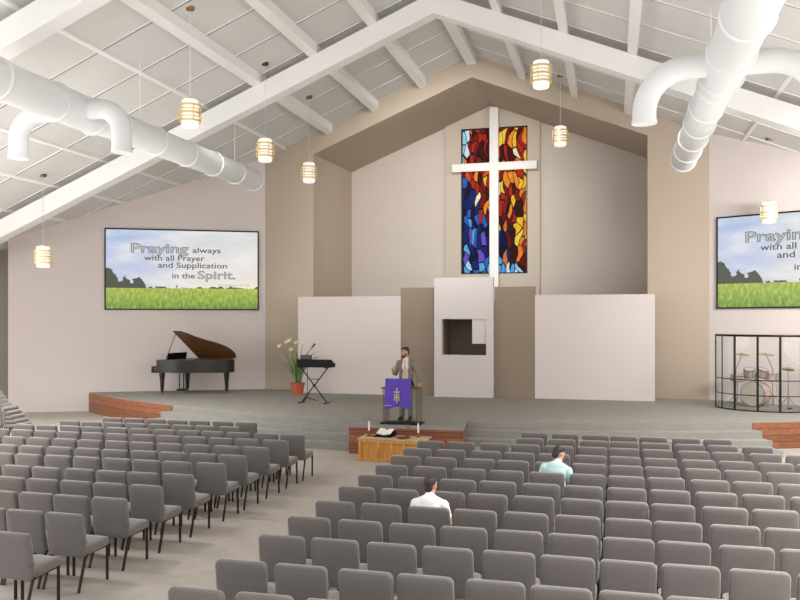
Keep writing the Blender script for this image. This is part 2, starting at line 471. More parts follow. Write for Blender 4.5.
    b.inputs['Base Color'].default_value = (.01, .01, .01, 1); b.inputs['Roughness'].default_value = 0.6; b.inputs['Specular IOR Level'].default_value = 0
    return m
zc = (WZ0 + WZ1) / 2
win = struct(MB().box(-WX, WX, -.01, .01, WZ0 - zc, WZ1 - zc).build('window_1', stained(), smooth=False, loc=(.08, BY - .03, zc)))
b = MB(); h = (WZ1 - WZ0) / 2
for x in (-WX + .02, WX - .02): b.box(x - .03, x + .03, -.08, .0, -h, h)
for z in (-h + .02, h - .02): b.box(-WX, WX, -.08, .0, z - .03, z + .03)
o = b.build('window_frame', 'black_metal', win, smooth=False); o['kind'] = SC

# cross standing in front of the window
cr = thing('cross', 'tall plain white cross standing before the stained glass window', 'cross', (0.12, 30.85, ZP))
MB().rbox(-.17, .17, -.1, .1, 0, 11.25 - ZP, .012).build('upright', 'cross', cr)
MB().rbox(-1.63, 1.63, -.13, -.0999 + .02, 8.82 - ZP, 9.13 - ZP, .012).build('crossbar', 'cross', cr)

# ------------------------------------------------------------------ stage
R0, YC = 20.0, 39.2
def arc(R, th0, th1, n=40):
    return [(R * math.sin(th0 + (th1 - th0) * i / n), YC - R * math.cos(th0 + (th1 - th0) * i / n)) for i in range(n + 1)]
thw = math.asin(12.58 / R0); ths = math.asin(7.75 / R0)
top = arc(R0, -thw, thw, 60)
top += [(12.5, 23.9), (7.5, 26.45), (5.7, 26.6), (5.9, BY + .02), (-5.9, BY + .02), (-5.7, 26.6), (-7.5, 26.45), (-12.5, 23.9)]
struct(MB().prism(top, -0.05, ZP, 'Z').build('floor_stage', 'stage', smooth=True, ang=30))
for i, (dr, z) in enumerate(((0.4, .48), (0.8, .32), (1.2, .16))):
    pl = arc(R0 + dr, -ths, ths, 50) + arc(R0 - .02, ths, -ths, 50)
    struct(MB().prism(pl, -0.04, z, 'Z').build('floor_step_%d' % (i + 1), 'stage', smooth=True, ang=30))
for s in (-1, 1):
    pl = arc(R0 + .03, s * ths, s * thw, 30) + arc(R0 - .01, s * thw, s * ths, 30)
    n += 1
    struct(MB().prism(pl, 0, ZP - .012, 'Z').build('trim_%d' % n, 'wood_face', smooth=True, ang=30))
# pulpit platform projecting over the steps
b = MB(); b.prism([(-1.42, 17.72), (1.31, 17.72), (1.10, 19.35), (-1.21, 19.35)], ZP - .03, ZP + .004, 'Z')
struct(b.build('floor_pulpit', 'stage', smooth=False))
n += 1; struct(MB().prism([(-1.40, 17.75), (1.29, 17.75), (1.08, 19.35), (-1.19, 19.35)], 0, ZP - .03, 'Z').build('trim_%d' % n, 'wood_brick', smooth=False))

# freestanding screen walls at the back of the stage
PY = 25.4
struct(MB().box(-5.75, -2.17, PY, PY + .2, ZP - .02, 3.87).build('wall_panel_piano_side', 'panel', smooth=False))
struct(MB().box(2.17, 5.75, PY, PY + .2, ZP - .02, 3.87).build('wall_panel_drum_side', 'panel', smooth=False))
b = MB()
for s in (-1, 1): b.box(min(s * .9, s * 2.17), max(s * .9, s * 2.17), PY + .02, PY + .22, ZP - .02, 4.14)
struct(b.build('wall_panel_tan', 'tan_dark', smooth=False))
OX0, OX1, OZ0, OZ1 = -.76, .67, 1.98, 3.12
b = MB(); F = PY - .22; Bk = PY + .02
b.box(-1.0, OX0, F, Bk, ZP - .02, 4.44); b.box(OX1, .89, F, Bk, ZP - .02, 4.44)
b.box(OX0, OX1, F, Bk, ZP - .02, OZ0); b.box(OX0, OX1, F, Bk, OZ1, 4.44)
b.box(.22, OX1, F + .04, Bk, 2.34, OZ1)
struct(b.build('wall_baptistery', 'white_panel', smooth=False))
b = MB()          # tan box behind the opening
b.box(-.9, .8, PY + 1.3, PY + 1.4, ZP, 3.6); b.box(-.9, -.8, PY + .02, PY + 1.3, ZP, 3.6); b.box(.7, .8, PY + .02, PY + 1.3, ZP, 3.6)
b.box(-.8, .7, PY + .02, PY + 1.3, ZP, 1.95); b.box(-.9, .8, PY + .02, PY + 1.4, 3.6, 3.7)
struct(b.build('wall_baptistery_inner', 'tan_dark', smooth=False))

# ------------------------------------------------------------------ projection screens
SW, SH = 5.08, 2.70
def screen_mat():
    m = bpy.data.materials.new('projected_picture'); m.use_nodes = True
    t = NT(m); b = m.node_tree.nodes['Principled BSDF']
    tc = t.n('ShaderNodeTexCoord'); sx = t.n('ShaderNodeSeparateXYZ'); t.l(tc.outputs['Object'], sx.inputs[0])
    u = t.math('ADD', t.math('DIVIDE', sx.outputs['X'], SW), .5); v = t.math('ADD', t.math('DIVIDE', sx.outputs['Z'], SH), .5)
    sky = t.ramp(v, [(.24, lin((238, 232, 214))), (.42, lin((214, 214, 226))), (.7, lin((196, 208, 228))), (1, lin((156, 190, 222)))])
    warm = t.ramp(u, [(.2, lin((176, 190, 226))), (.62, lin((240, 230, 214))), (1, lin((248, 236, 210)))])
    sky = t.mix(.55, sky, warm)
    mp = t.n('ShaderNodeMapping'); mp.inputs['Scale'].default_value = (.5, 1, 1.6); mp.inputs['Rotation'].default_value = (0, .35, 0); t.l(tc.outputs['Object'], mp.inputs['Vector'])
    nz = t.n('ShaderNodeTexNoise'); nz.inputs['Scale'].default_value = 1.4; nz.inputs['Detail'].default_value = 5; t.l(mp.outputs[0], nz.inputs['Vector'])
    sky = t.mix(t.ramp(nz.outputs['Fac'], [(.42, (0, 0, 0)), (.7, (.8, .8, .8))]), sky, lin((240, 238, 236)))
    mg = t.n('ShaderNodeMapping'); mg.inputs['Scale'].default_value = (5, 1, 2.4); mg.inputs['Rotation'].default_value = (0, .25, 0); t.l(tc.outputs['Object'], mg.inputs['Vector'])
    ng = t.n('ShaderNodeTexNoise'); ng.inputs['Scale'].default_value = 2.4; ng.inputs['Detail'].default_value = 5; t.l(mg.outputs[0], ng.inputs['Vector'])
    gr = t.ramp(ng.outputs['Fac'], [(.3, lin((58, 96, 20))), (.5, lin((116, 156, 36))), (.7, lin((188, 204, 70)))])
    gl = t.ramp(v, [(0, lin((110, 132, 60))), (.12, lin((176, 200, 90))), (.25, lin((226, 228, 110)))])
    gr = t.mix(.35, gr, gl)
    hor = t.math('LESS_THAN', v, .262)
    # treeline: height over u
    th = t.ramp(u, [(0, (.24,) * 3), (.035, (.245,) * 3), (.065, (.16,) * 3), (.085, (.09,) * 3), (.12, (.155,) * 3), (.145, (.12,) * 3), (.165, (.08,) * 3), (.2, (.15,) * 3), (.24, (.10,) * 3), (.268, (.02,) * 3), (.33, (.045,) * 3), (.4, (.02,) * 3), (.55, (.012,) * 3), (.75, (.022,) * 3), (1, (.012,) * 3)], 'CARDINAL')
    nt = t.n('ShaderNodeTexNoise'); nt.inputs['Scale'].default_value = 7; nt.inputs['Detail'].default_value = 3; t.l(tc.outputs['Object'], nt.inputs['Vector'])
    ht = t.math('MULTIPLY_ADD', nt.outputs['Fac'], .16, .172)
    tree = t.math('LESS_THAN', v, t.math('ADD', ht, th))
    col = t.mix(tree, sky, lin((66, 72, 58))); col = t.mix(hor, col, gr)
    t.l(col, b.inputs['Emission Color']); b.inputs['Emission Strength'].default_value = .95
    b.inputs['Base Color'].default_value = (.03, .03, .03, 1); b.inputs['Roughness'].default_value = .5
    return m
M['screen'] = screen_mat()
M['letter'] = emis('dark_lettering', (84, 82, 78), .9); M['letter'].node_tree.nodes['Principled BSDF'].inputs['Base Color'].default_value = (.01, .01, .01, 1)
M['letter_fill'] = emis('pale_lettering', (196, 196, 192), .9); M['letter_fill'].node_tree.nodes['Principled BSDF'].inputs['Base Color'].default_value = (.02, .02, .02, 1)
M['letter_faint'] = emis('faint_lettering', (196, 188, 172), .9); M['letter_faint'].node_tree.nodes['Principled BSDF'].inputs['Base Color'].default_value = (.02, .02, .02, 1)

def text_mesh(body, offset=0.0):
    cu = bpy.data.curves.new('t', 'FONT'); cu.body = body; cu.size = 1; cu.offset = offset; cu.resolution_u = 3
    ob = bpy.data.objects.new('t', cu); COL.objects.link(ob)
    dg = bpy.context.evaluated_depsgraph_get(); me = bpy.data.meshes.new_from_object(ob.evaluated_get(dg))
    bpy.data.objects.remove(ob); bpy.data.curves.remove(cu)
    return me
def put_text(name, body, x0, x1, base, cap, m, parent, y, offset=.0):
    """text scaled to run x0..x1 with its baseline and capital height, on a screen"""
    me = text_mesh(body, offset); me.name = name
    xs = [v.co.x for v in me.vertices]; a, b_ = min(xs), max(xs)
    for v in me.vertices:
        v.co = Vector((x0 + (v.co.x - a) / (b_ - a) * (x1 - x0), y, base + v.co.y / .70 * cap))
    me.materials.clear(); me.materials.append(M[m])
    o = bpy.data.objects.new(name, me); COL.objects.link(o); o.parent = parent
    return o
def make_screen(sgn, t0, label):
    """t0: metres along the wall of the screen's edge next to the chancel"""
    tc_ = t0 + SW / 2
    r = thing('projection_screen', label, 'screen', group='worship screens')
    mx = wall_mx(sgn, tc_); mx.translation.z = 3.48 + SH / 2 + .0
    r.matrix_world = mx
    MB().box(-SW / 2, SW / 2, -.05, -.02, -SH / 2, SH / 2).build('picture', 'screen', r, smooth=False)
    b = MB(); w = .045
    b.box(-SW / 2 - w, SW / 2 + w, -.07, 0, SH / 2, SH / 2 + w); b.box(-SW / 2 - w, SW / 2 + w, -.07, 0, -SH / 2 - w, -SH / 2)
    b.box(-SW / 2 - w, -SW / 2, -.07, 0, -SH / 2, SH / 2); b.box(SW / 2, SW / 2 + w, -.07, 0, -SH / 2, SH / 2)
    b.box(-SW / 2, SW / 2, -.02, 0, -SH / 2, SH / 2)
    b.build('screen_frame', 'black_metal', r, smooth=False)
    X = lambda f: -SW / 2 + (f - 32) / 713 * SW
    Z = lambda f: SH / 2 - (f - 48) / 364 * SH
    k = SH / 364
    y = -.054
    put_text('lettering', 'Praying', X(146), X(414), Z(152), 42 * k, 'letter', r, y, .028)
    put_text('lettering', 'Praying', X(149), X(411), Z(152), 41 * k, 'letter_fill', r, y - .003, -.006)
    put_text('lettering', 'always', X(432), X(567), Z(150), 25 * k, 'letter', r, y, .012)
    put_text('lettering', 'with all Prayer', X(206), X(490), Z(188), 25 * k, 'letter', r, y, .012)
    put_text('lettering', 'and Supplication', X(271), X(597), Z(221), 25 * k, 'letter', r, y, .012)
    put_text('lettering', 'in the', X(337), X(444), Z(270), 25 * k, 'letter', r, y, .012)
    put_text('lettering', 'Spirit.', X(457), X(638), Z(271), 36 * k, 'letter', r, y, .026)
    put_text('lettering', 'Spirit.', X(460), X(635), Z(271), 35 * k, 'letter_fill', r, y - .003, -.006)
    put_text('lettering', 'Ephesians 6:18', X(557), X(702), Z(305), 12 * k, 'letter_faint', r, y, .004)
    return r
make_screen(-1, .27, 'wide screen with a praying verse on the wall above the grand piano')
make_screen(1, .28, 'wide screen with a praying verse on the wall above the drum shield')

# ------------------------------------------------------------------ ducts
def make_duct(sx, ye, label, ytee, arms, bend):
    r = thing('air_duct', label, 'duct', group='round ceiling ducts')
    R0_, R1_ = .372, .322; z = 7.5
    yt = ytee + .75
    MB().tube([(sx, -3.5, z), (sx, yt - .2, z), (sx, yt + .15, z), (sx, ye, z)], [R0_, R0_, R1_ + .012, R1_], 32).build('duct_pipe', 'duct', r)
    j = [(ye - .06, R1_)] + [(ye - q, R1_) for q in (1.35, 2.75, 4.2, 5.7, 7.2) if ye - q > yt + .6] + [(yt - .2, R0_), (ytee - .7, R0_)]
    yy = ytee - 2.3
    while yy > 0: j.append((yy, R0_)); yy -= 1.7
    for q, R in j:
        MB().lathe([(R - .01, -.075), (R + .012, -.07), (R + .036, -.012), (R + .04, .012), (R + .03, .03), (R - .01, .035)], n=32, mx=Matrix.Translation((sx, q, z)) @ Matrix.Rotation(PI / 2, 4, 'X'), closed=True).build('joint_ring', 'duct', r)
    R = R0_
    for s, L in zip((-1, 1), arms):
        rr = .205; rad = bend
        pts = [(sx + s * .1, ytee, z), (sx + s * (L - rad), ytee, z)]
        for k in range(1, 13):
            a = k / 12 * PI / 2
            pts.append((sx + s * (L - rad + rad * math.sin(a)), ytee, z - rad * (1 - math.cos(a))))
        pts.append((sx + s * L, ytee, 6.56))
        e = MB().tube(pts, rr, 24).build('elbow_outlet', 'duct', r)
        MB().lathe([(rr - .02, -.03), (rr + .012, -.028), (rr + .012, .028), (rr - .02, .03)], c=(sx + s * L, ytee, 6.58), n=24, closed=True).build('outlet_rim', 'duct', e)
    # hangers
    for q in (2, 8, 11, 17, 22):
        if q < ye: MB().tube([(sx, q, z + R1_ - .02), (sx, q, roof(sx))], .012, 6).build('hanger_rod', 'beam', r)
    return r
make_duct(-6.4, 23.4, 'round white air duct hung over the piano-side chairs', 14.66, (1.45, 1.08), .55)
make_duct(6.4, 23.4, 'round white air duct hung over the drum-side chairs', 14.84, (1.35, 1.5), .76)

# ------------------------------------------------------------------ pendant lamps
def pendant0():
    r = thing('pendant_lamp', '', 'lamp', group='pendant lamps')
    hh = .305; R = .185
    MB().lathe([(.0, -hh), (R - .03, -hh), (R - .008, -hh + .012), (R, -hh + .04), (R, hh - .04), (R - .008, hh - .012), (R - .03, hh), (0, hh)], n=28).build('lamp_shade', 'shade', r)
    for k in range(5):
        z = -.17 + k * .085
        w = .045 if k % 2 == 0 else .022
        rad = .235 if k % 2 == 0 else .225
        MB().lathe([(rad - .006, z - w / 2), (rad + .006, z - w / 2), (rad + .006, z + w / 2), (rad - .006, z + w / 2)], n=28, closed=True).build('brass_band', 'brass', r)
    for k in range(6):
        a = k * PI / 3 + .3
        p = Vector((math.cos(a), math.sin(a), 0))
        b = MB(); b.bar(p * .238 + Vector((0, 0, -.2)), p * .238 + Vector((0, 0, .2)), .014)
        b.bar(p * .18, p * .24, .012); b.build('brass_strut', 'brass', r)
    MB().lathe([(0, hh), (.06, hh), (.05, hh + .05), (0, hh + .06)], n=16).build('lamp_cap', 'brass', r)
    return r
P0 = pendant0()
pend = [(-4.56, 16.1, 7.67, 'brass-banded pendant lamp hanging closest to the piano-side duct elbow'),
        (-4.56, 20.1, 7.67, 'brass-banded pendant lamp hanging beside the far end of the piano-side duct'),
        (-4.58, 23.4, 7.65, 'brass-banded pendant lamp hanging before the tan pier of the chancel arch'),
        (2.95, 18.4, 8.63, 'brass-banded pendant lamp hanging high near the arch peak, the upper of two'),
        (2.95, 25.4, 8.78, 'small brass-banded pendant lamp hanging just beside the stained glass window'),
        (9.0, 25.0, 6.28, 'brass-banded pendant lamp hanging over the drum-side screen'),
        (-11.3, 19.75, 4.9, 'brass-banded pendant lamp hanging lowest, beside the piano-side screen')]
for i, (x, y, z, lb) in enumerate(pend):
    r = P0 if i == 0 else copy_tree(P0)
    if i == 5:
        y = 24.9; x = 8.83; z = 6.15
    r.location = (x, y, z); r['label'] = lb
    zr = roof(x) - .0
    MB().tube([(0, 0, .33), (0, 0, zr - z - .02)], .008, 6).build('cord', 'beam', r)
    MB().lathe([(0, -.05), (.08, -.045), (.1, -.02), (.1, .03), (0, .05)], c=(0, 0, zr - z), n=18).build('canopy', 'antique', r)

# ------------------------------------------------------------------ chairs
def chair0():
    r = thing('church_chair', '', 'chair', group='grey padded chairs in rows')
    mxb = Matrix.Translation((0, -.235, .625)) @ Matrix.Rotation(math.radians(8), 4, 'X')
    b = MB(); b.pad(.505, .51, .066, .055, .004, mxb, 6, .02); bk = b.build('backrest', 'fabric', r, ang=60)
    mb = Matrix.Translation((0, -.235, .625)) @ Matrix.Rotation(math.radians(8), 4, 'X')
    MB().box(-.2535, .2535, -.0355, .037, -.085, -.079, mb).build('seam', mat('seam_thread', (78, 74, 71), .9), bk, smooth=False)
    mxs = Matrix.Translation((0, .01, .445)) @ Matrix.Rotation(math.radians(-86), 4, 'X')
    b = MB(); b.pad(.51, .45, .095, .05, .010, mxs, 6, .028); b.build('seat', 'fabric', r, ang=60)
    for s in (-1, 1):
        MB().bar((s * .235, .19, 0), (s * .235, .19, .43), .026, .022).build('leg', 'metal', r, smooth=False)
        MB().bar((s * .24, -.33, 0), (s * .235, -.19, .42), .026, .022).build('leg', 'metal', r, smooth=False)
    b = MB()
    for s in (-1, 1):
        b.bar((s * .235, -.2, .395), (s * .235, .2, .415), .024)
        b.bar((s * .238, -.17, .38), (s * .238, -.225, .52), .02, .03)
    b.bar((-.235, .18, .405), (.235, .18, .405), .022); b.bar((-.228, -.18, .385), (.228, -.18, .385), .022)
    b.build('seat_frame', 'metal', r, smooth=False)
    return r
ORD = 'zeroth first second third fourth fifth sixth seventh eighth ninth tenth eleventh twelfth thirteenth fourteenth fifteenth'.split()
C0 = chair0(); used = [False]
def put_chair(x, y, z, rz, label, group):
    r = copy_tree(C0) if used[0] else C0
    used[0] = True
    r.location = (x, y, z); r.rotation_euler = (0, 0, rz); r['label'] = label; r['group'] = group
    return r
camx, camz, fpx, cyaw = 4.5, 3.09, 805.0, math.atan(212 / 805.0)
def px(x, y, z):
    X = x - camx; s, c = math.sin(cyaw), math.cos(cyaw); d = -s * X + c * y
    return 400 + fpx * (c * X + s * y) / d, 320 - fpx * (z - camz) / d
BACK = .275
lrows = [16.0, 15.25, 14.52, 13.77, 12.92, 12.06, 11.29, 10.36, 9.57, 8.78, 7.94, 7.07]
lcols = [-1.5 - .553 * k for k in range(16)]
mrows = [15.93, 15.17, 14.39, 13.5, 12.7, 11.84, 11.0, 10.17, 9.29, 8.47, 7.68, 6.79, 5.99]
mcols = [1.22, 1.81, 2.41, 2.96, 3.55, 4.12, 4.66, 5.2, 5.77, 6.33, 6.90, 7.46, 8.01, 8.57]
for ri, Y in enumerate(lrows):
    k0, k1 = {0: (3, 9), 1: (3, 10), 2: (0, 11), 3: (0, 12)}.get(ri, (0, 15))
    seat = 0
    for k in range(k0, k1 + 1):
        x = lcols[k] - .012 * (13 - Y) * (1 if k < 2 else .3)
        seat += 1
        q = px(x, Y, .87)
        if q[0] < -38: break
        put_chair(x + random.uniform(-.012, .012), Y + BACK + random.uniform(-.015, .015), 0, random.uniform(-.025, .025) - .02,
                  'grey padded chair %s from the centre aisle, row %s from the stage, piano-side block' % (ORD[seat], ORD[ri + 1]), 'piano-side chairs')
occ = {}
for ri, Y in enumerate(mrows):
    k0, k1 = {0: (3, 9), 1: (3, 10), 2: (0, 12)}.get(ri, (0, 13))
    seat = 0
    for k in range(k0, k1 + 1):
        x = mcols[k] + .0095 * (Y - 9)
        seat += 1
        if px(x, Y, .87)[0] > 832: break
        c = put_chair(x + random.uniform(-.01, .01), Y + BACK + random.uniform(-.012, .012), 0, random.uniform(-.02, .02),
                  'grey padded chair %s from the centre aisle, row %s from the stage, drum-side block' % (ORD[seat], ORD[ri + 1]), 'drum-side chairs')
        occ[(ri, k)] = c
# stack of spare chairs by the far wall
for k in range(5):
    put_chair(-10.0 - .1 * k, 17.2, .1 * k, -PI / 2 + .12, 'spare grey chair %s in the stack before the far tan recess' % (['lowest', 'second from bottom', 'halfway up', 'second from top', 'topmost'][k]), 'stacked spare chairs')

# ------------------------------------------------------------------ people
def capsule(bm, p0, r0, p1, r1):
    b2 = bmesh.new()
    for p, r in ((p0, r0), (p1, r1)):
        bmesh.ops.create_icosphere(b2, subdivisions=2, radius=r, matrix=Matrix.Translation(Vector(p)))
    res = bmesh.ops.convex_hull(b2, input=b2.verts[:])
    junk = [g for g in res['geom_interior'] if isinstance(g, bmesh.types.BMVert)]
    bmesh.ops.delete(b2, geom=junk, context='VERTS')
    me = bpy.data.meshes.new('c'); b2.to_mesh(me); b2.free(); bm.from_mesh(me); bpy.data.meshes.remove(me)
def ell(bm, c, r, rot=None):
    m = Matrix.Translation(Vector(c)) @ (rot if rot is not None else Matrix.Identity(4)) @ Matrix.Diagonal((*r, 1))
    bmesh.ops.create_icosphere(bm, subdivisions=3, radius=1, matrix=m)
def fuse(name, prims, m, parent=None, voxel=.008, smooth=4):
    """one continuous surface out of overlapping tapered capsules and ellipsoids"""
    bm = bmesh.new()
    for p in prims:
        if p[0] == 'c': capsule(bm, *p[1:])
        else: ell(bm, *p[1:])
    me = bpy.data.meshes.new('f'); bm.to_mesh(me); bm.free()
    ob = bpy.data.objects.new('f', me); COL.objects.link(ob)
    md = ob.modifiers.new('r', 'REMESH'); md.mode = 'VOXEL'; md.voxel_size = voxel; md.use_smooth_shade = True
    sm = ob.modifiers.new('s', 'SMOOTH'); sm.factor = .5; sm.iterations = smooth
    dg = bpy.context.evaluated_depsgraph_get()
    out = bpy.data.meshes.new_from_object(ob.evaluated_get(dg)); out.name = name
    bpy.data.objects.remove(ob); bpy.data.meshes.remove(me)
    for p in out.polygons: p.use_smooth = True
    out.materials.clear(); out.materials.append(M[m])
    o = bpy.data.objects.new(name, out); COL.objects.link(o)
    if parent is not None: o.parent = parent
    return o
def V(*a): return Vector(a)
def hand(wrist, d, nrm, side, curl):
    """palm, four fingers and thumb; d = pointing direction, nrm = out of the back of the hand, side = thumb direction"""
    d, nrm, side = d.normalized(), nrm.normalized(), side.normalized()
    P = []
    for q in (-.026, -.009, .009, .026):
        P.append(('c', wrist + side * q * .5 , .018, wrist + d * .085 + side * q, .0135))
    for q, L in ((.030, .072), (.010, .082), (-.010, .076), (-.029, .060)):
        k = wrist + d * .088 + side * q
        a1, a2, a3 = curl * .5, curl * 1.2, curl * 1.7
        D = lambda a: d * math.cos(a) - nrm * math.sin(a)
        m1 = k + D(a1) * L * .45; m2 = m1 + D(a2) * L * .33; m3 = m2 + D(a3) * L * .26
        P += [('c', k, .0105, m1, .0095), ('c', m1, .0095, m2, .0088), ('c', m2, .0088, m3, .0078)]
    t0 = wrist + d * .025 + side * .028; t1 = t0 + (d * .6 + side * .7 - nrm * .2).normalized() * .042; t2 = t1 + (d * .95 + side * .15 - nrm * .35).normalized() * .034
    P += [('c', t0, .015, t1, .012), ('c', t1, .012, t2, .0095)]
    return P
def head(c, rot):
    """head prims around the skull centre c, facing -y in its own frame"""
    R = rot.to_4x4(); T = lambda *a: c + rot @ V(*a)
    P = [('e', T(0, .012, .022), (.076, .097, .092), R), ('e', T(0, -.018, -.03), (.062, .072, .085), R),
         ('c', T(-.03, -.03, -.075), .026, T(0, -.062, -.1), .024), ('c', T(.03, -.03, -.075), .026, T(0, -.062, -.1), .024),
         ('c', T(0, -.088, .012), .010, T(0, -.108, -.028), .0145), ('e', T(0, -.092, -.064), (.024, .012, .009), R),
         ('c', T(-.045, -.072, .03), .014, T(.045, -.072, .03), .014)]
    for s in (-1, 1):
        P.append(('e', T(s * .079, .012, -.012), (.010, .020, .032), R))
        P.append(('e', T(s * .04, -.062, -.028), (.022, .022, .02), R))
    return P, T, R
def rot_xyz(x, y, z):
    return Matrix.Rotation(z, 3, 'Z') @ Matrix.Rotation(y, 3, 'Y') @ Matrix.Rotation(x, 3, 'X')

def face_bits(T, R, par, iris='eye'):
    for s in (-1, 1):
        MB().ball(T(s * .032, -.083, .008), (.013, .008, .007), 2, R).build('eye', 'page', par).location
        MB().ball(T(s * .032, -.0905, .008), (.006, .004, .006), 2, R).build('iris', 'eye', par)

# --- the preacher, standing, facing the seats, looking to one side
def preacher(loc, rz):
    hc = V(-.02, -.035, 1.655); rt = rot_xyz(.16, 0, -.62)
    Hp, T, R = head(hc, rt)
    neck = [('c', V(0, .0, 1.44), .062, V(-.01, -.01, 1.58), .054)]
    torso = [('e', V(0, 0, 1.3), (.165, .10, .17)), ('e', V(0, 0, 1.08), (.145, .10, .17)), ('e', V(0, .005, .95), (.155, .105, .12)),
             ('c', V(-.15, 0, 1.40), .06, V(.15, 0, 1.40), .06)]
    sr, er, wr = V(-.185, 0, 1.395), V(-.27, -.02, 1.13), V(-.255, -.23, 1.17)
    sl, el, wl = V(.185, 0, 1.395), V(.30, -.02, 1.12), V(.40, -.20, .925)
    arms = [('c', sr, .056, er, .044), ('c', er, .042, wr, .03), ('c', sl, .056, el, .044), ('c', el, .042, wl, .03)]
    hands = hand(wr + V(.0, -.025, .015), V(.1, -.55, .8), V(-.6, -.1, -.3), V(.5, .5, .35), 1.0) + hand(wl + V(.015, -.02, -.012), V(.35, -.9, -.25), V(.2, 0, 1), V(-1, -.35, 0), .35)
    legs = []
    for s in (-1, 1):
        hip, kn, an = V(s * .095, 0, .9), V(s * .105, -.02, .5), V(s * .11, .02, .09)
        legs += [('c', hip, .088, kn, .056), ('c', kn, .054, an, .038), ('c', an, .036, V(s * .125, -.12, .045), .03)]
    body = fuse('person', Hp + neck + torso + arms + hands + legs, 'skin', None, .0075, 3)
    tag(body, 'bearded person in grey suit and tan tie standing at the lectern', 'person')
    face_bits(T, R, body)
    # hair and beard
    fuse('hair', [('e', T(0, .032, .05), (.082, .092, .08), R), ('e', T(0, -.03, .098), (.066, .058, .03), R), ('e', T(0, .075, -.005), (.072, .045, .07), R)], 'hair', body, .007, 3)
    fuse('beard', [('c', T(-.062, -.012, -.05), .018, T(-.034, -.062, -.085), .024), ('c', T(.062, -.012, -.05), .018, T(.034, -.062, -.085), .024),
                   ('c', T(-.034, -.062, -.088), .026, T(.034, -.062, -.088), .026), ('e', T(0, -.075, -.115), (.036, .028, .026), R),
                   ('c', T(-.028, -.092, -.048), .008, T(.028, -.092, -.048), .008)], 'hair', body, .006, 3)
    for s in (-1, 1):
        MB().ball(T(s * .033, -.085, .032), (.019, .006, .005), 2, R).build('eyebrow', 'hair', body)
    # clothes
    fuse('trousers', [('e', V(0, .005, .93), (.168, .118, .115))] + [q for s in (-1, 1) for q in (('c', V(s * .095, 0, .9), .1, V(s * .105, -.02, .5), .073), ('c', V(s * .105, -.02, .5), .073, V(s * .114, .0, .075), .066))], 'suit', body, .01, 4)
    fuse('shirt', [('e', V(0, -.01, 1.3), (.12, .105, .155)), ('e', V(0, -.012, 1.08), (.115, .108, .16)), ('c', V(0, -.012, 1.40), .075, V(-.006, -.008, 1.495), .066), ], 'shirt', body, .009, 3)
    jk = [('e', V(0, .02, 1.3), (.178, .098, .17)), ('e', V(0, .02, 1.06), (.168, .105, .2)), ('e', V(0, .02, .9), (.178, .112, .12)),
          ('c', V(-.155, .005, 1.405), .066, V(-.04, .02, 1.455), .05), ('c', V(.155, .005, 1.405), .066, V(.04, .02, 1.455), .05),
          ('c', V(-.115, -.05, 1.38), .04, V(-.12, -.075, .86), .055), ('c', V(.115, -.05, 1.38), .04, V(.125, -.075, .86), .055)]
    sl_ = [('c', sr, .07, er, .058), ('c', er, .058, er.lerp(wr, .9), .043), ('c', sl, .07, el, .058), ('c', el, .058, el.lerp(wl, .92), .043)]
    fuse('suit_jacket', jk + sl_, 'suit', body, .009, 4)
    b = MB()
    b.poly([(-.02, -.115, 1.47), (.02, -.115, 1.47), (.014, -.122, 1.43), (-.014, -.122, 1.43), (-.05, -.138, 1.06), (.05, -.138, 1.06), (0, -.136, 1.0),
            (-.02, -.1, 1.47), (.02, -.1, 1.47), (.014, -.11, 1.43), (-.014, -.11, 1.43), (-.05, -.126, 1.06), (.05, -.126, 1.06), (0, -.124, 1.0)],
           [(0, 1, 2, 3), (3, 2, 5, 4), (4, 5, 6), (7, 10, 9, 8), (10, 11, 12, 9), (11, 13, 12), (0, 3, 10, 7), (3, 4, 11, 10), (4, 6, 13, 11), (6, 5, 12, 13), (5, 2, 9, 12), (2, 1, 8, 9), (1, 0, 7, 8)])
    b.build('necktie', 'tie', body, smooth=False)
    for s in (-1, 1):
        fuse('shoe', [('c', V(s * .112, .045, .045), .045, V(s * .13, -.15, .035), .035), ('c', V(s * .112, .025, .085), .05, V(s * .127, -.13, .045), .047)], 'shoe', body, .008, 3)
    body.location = loc; body.rotation_euler = (0, 0, rz)
    return body
preacher((-.34, 18.98, ZP + .012), -.08)

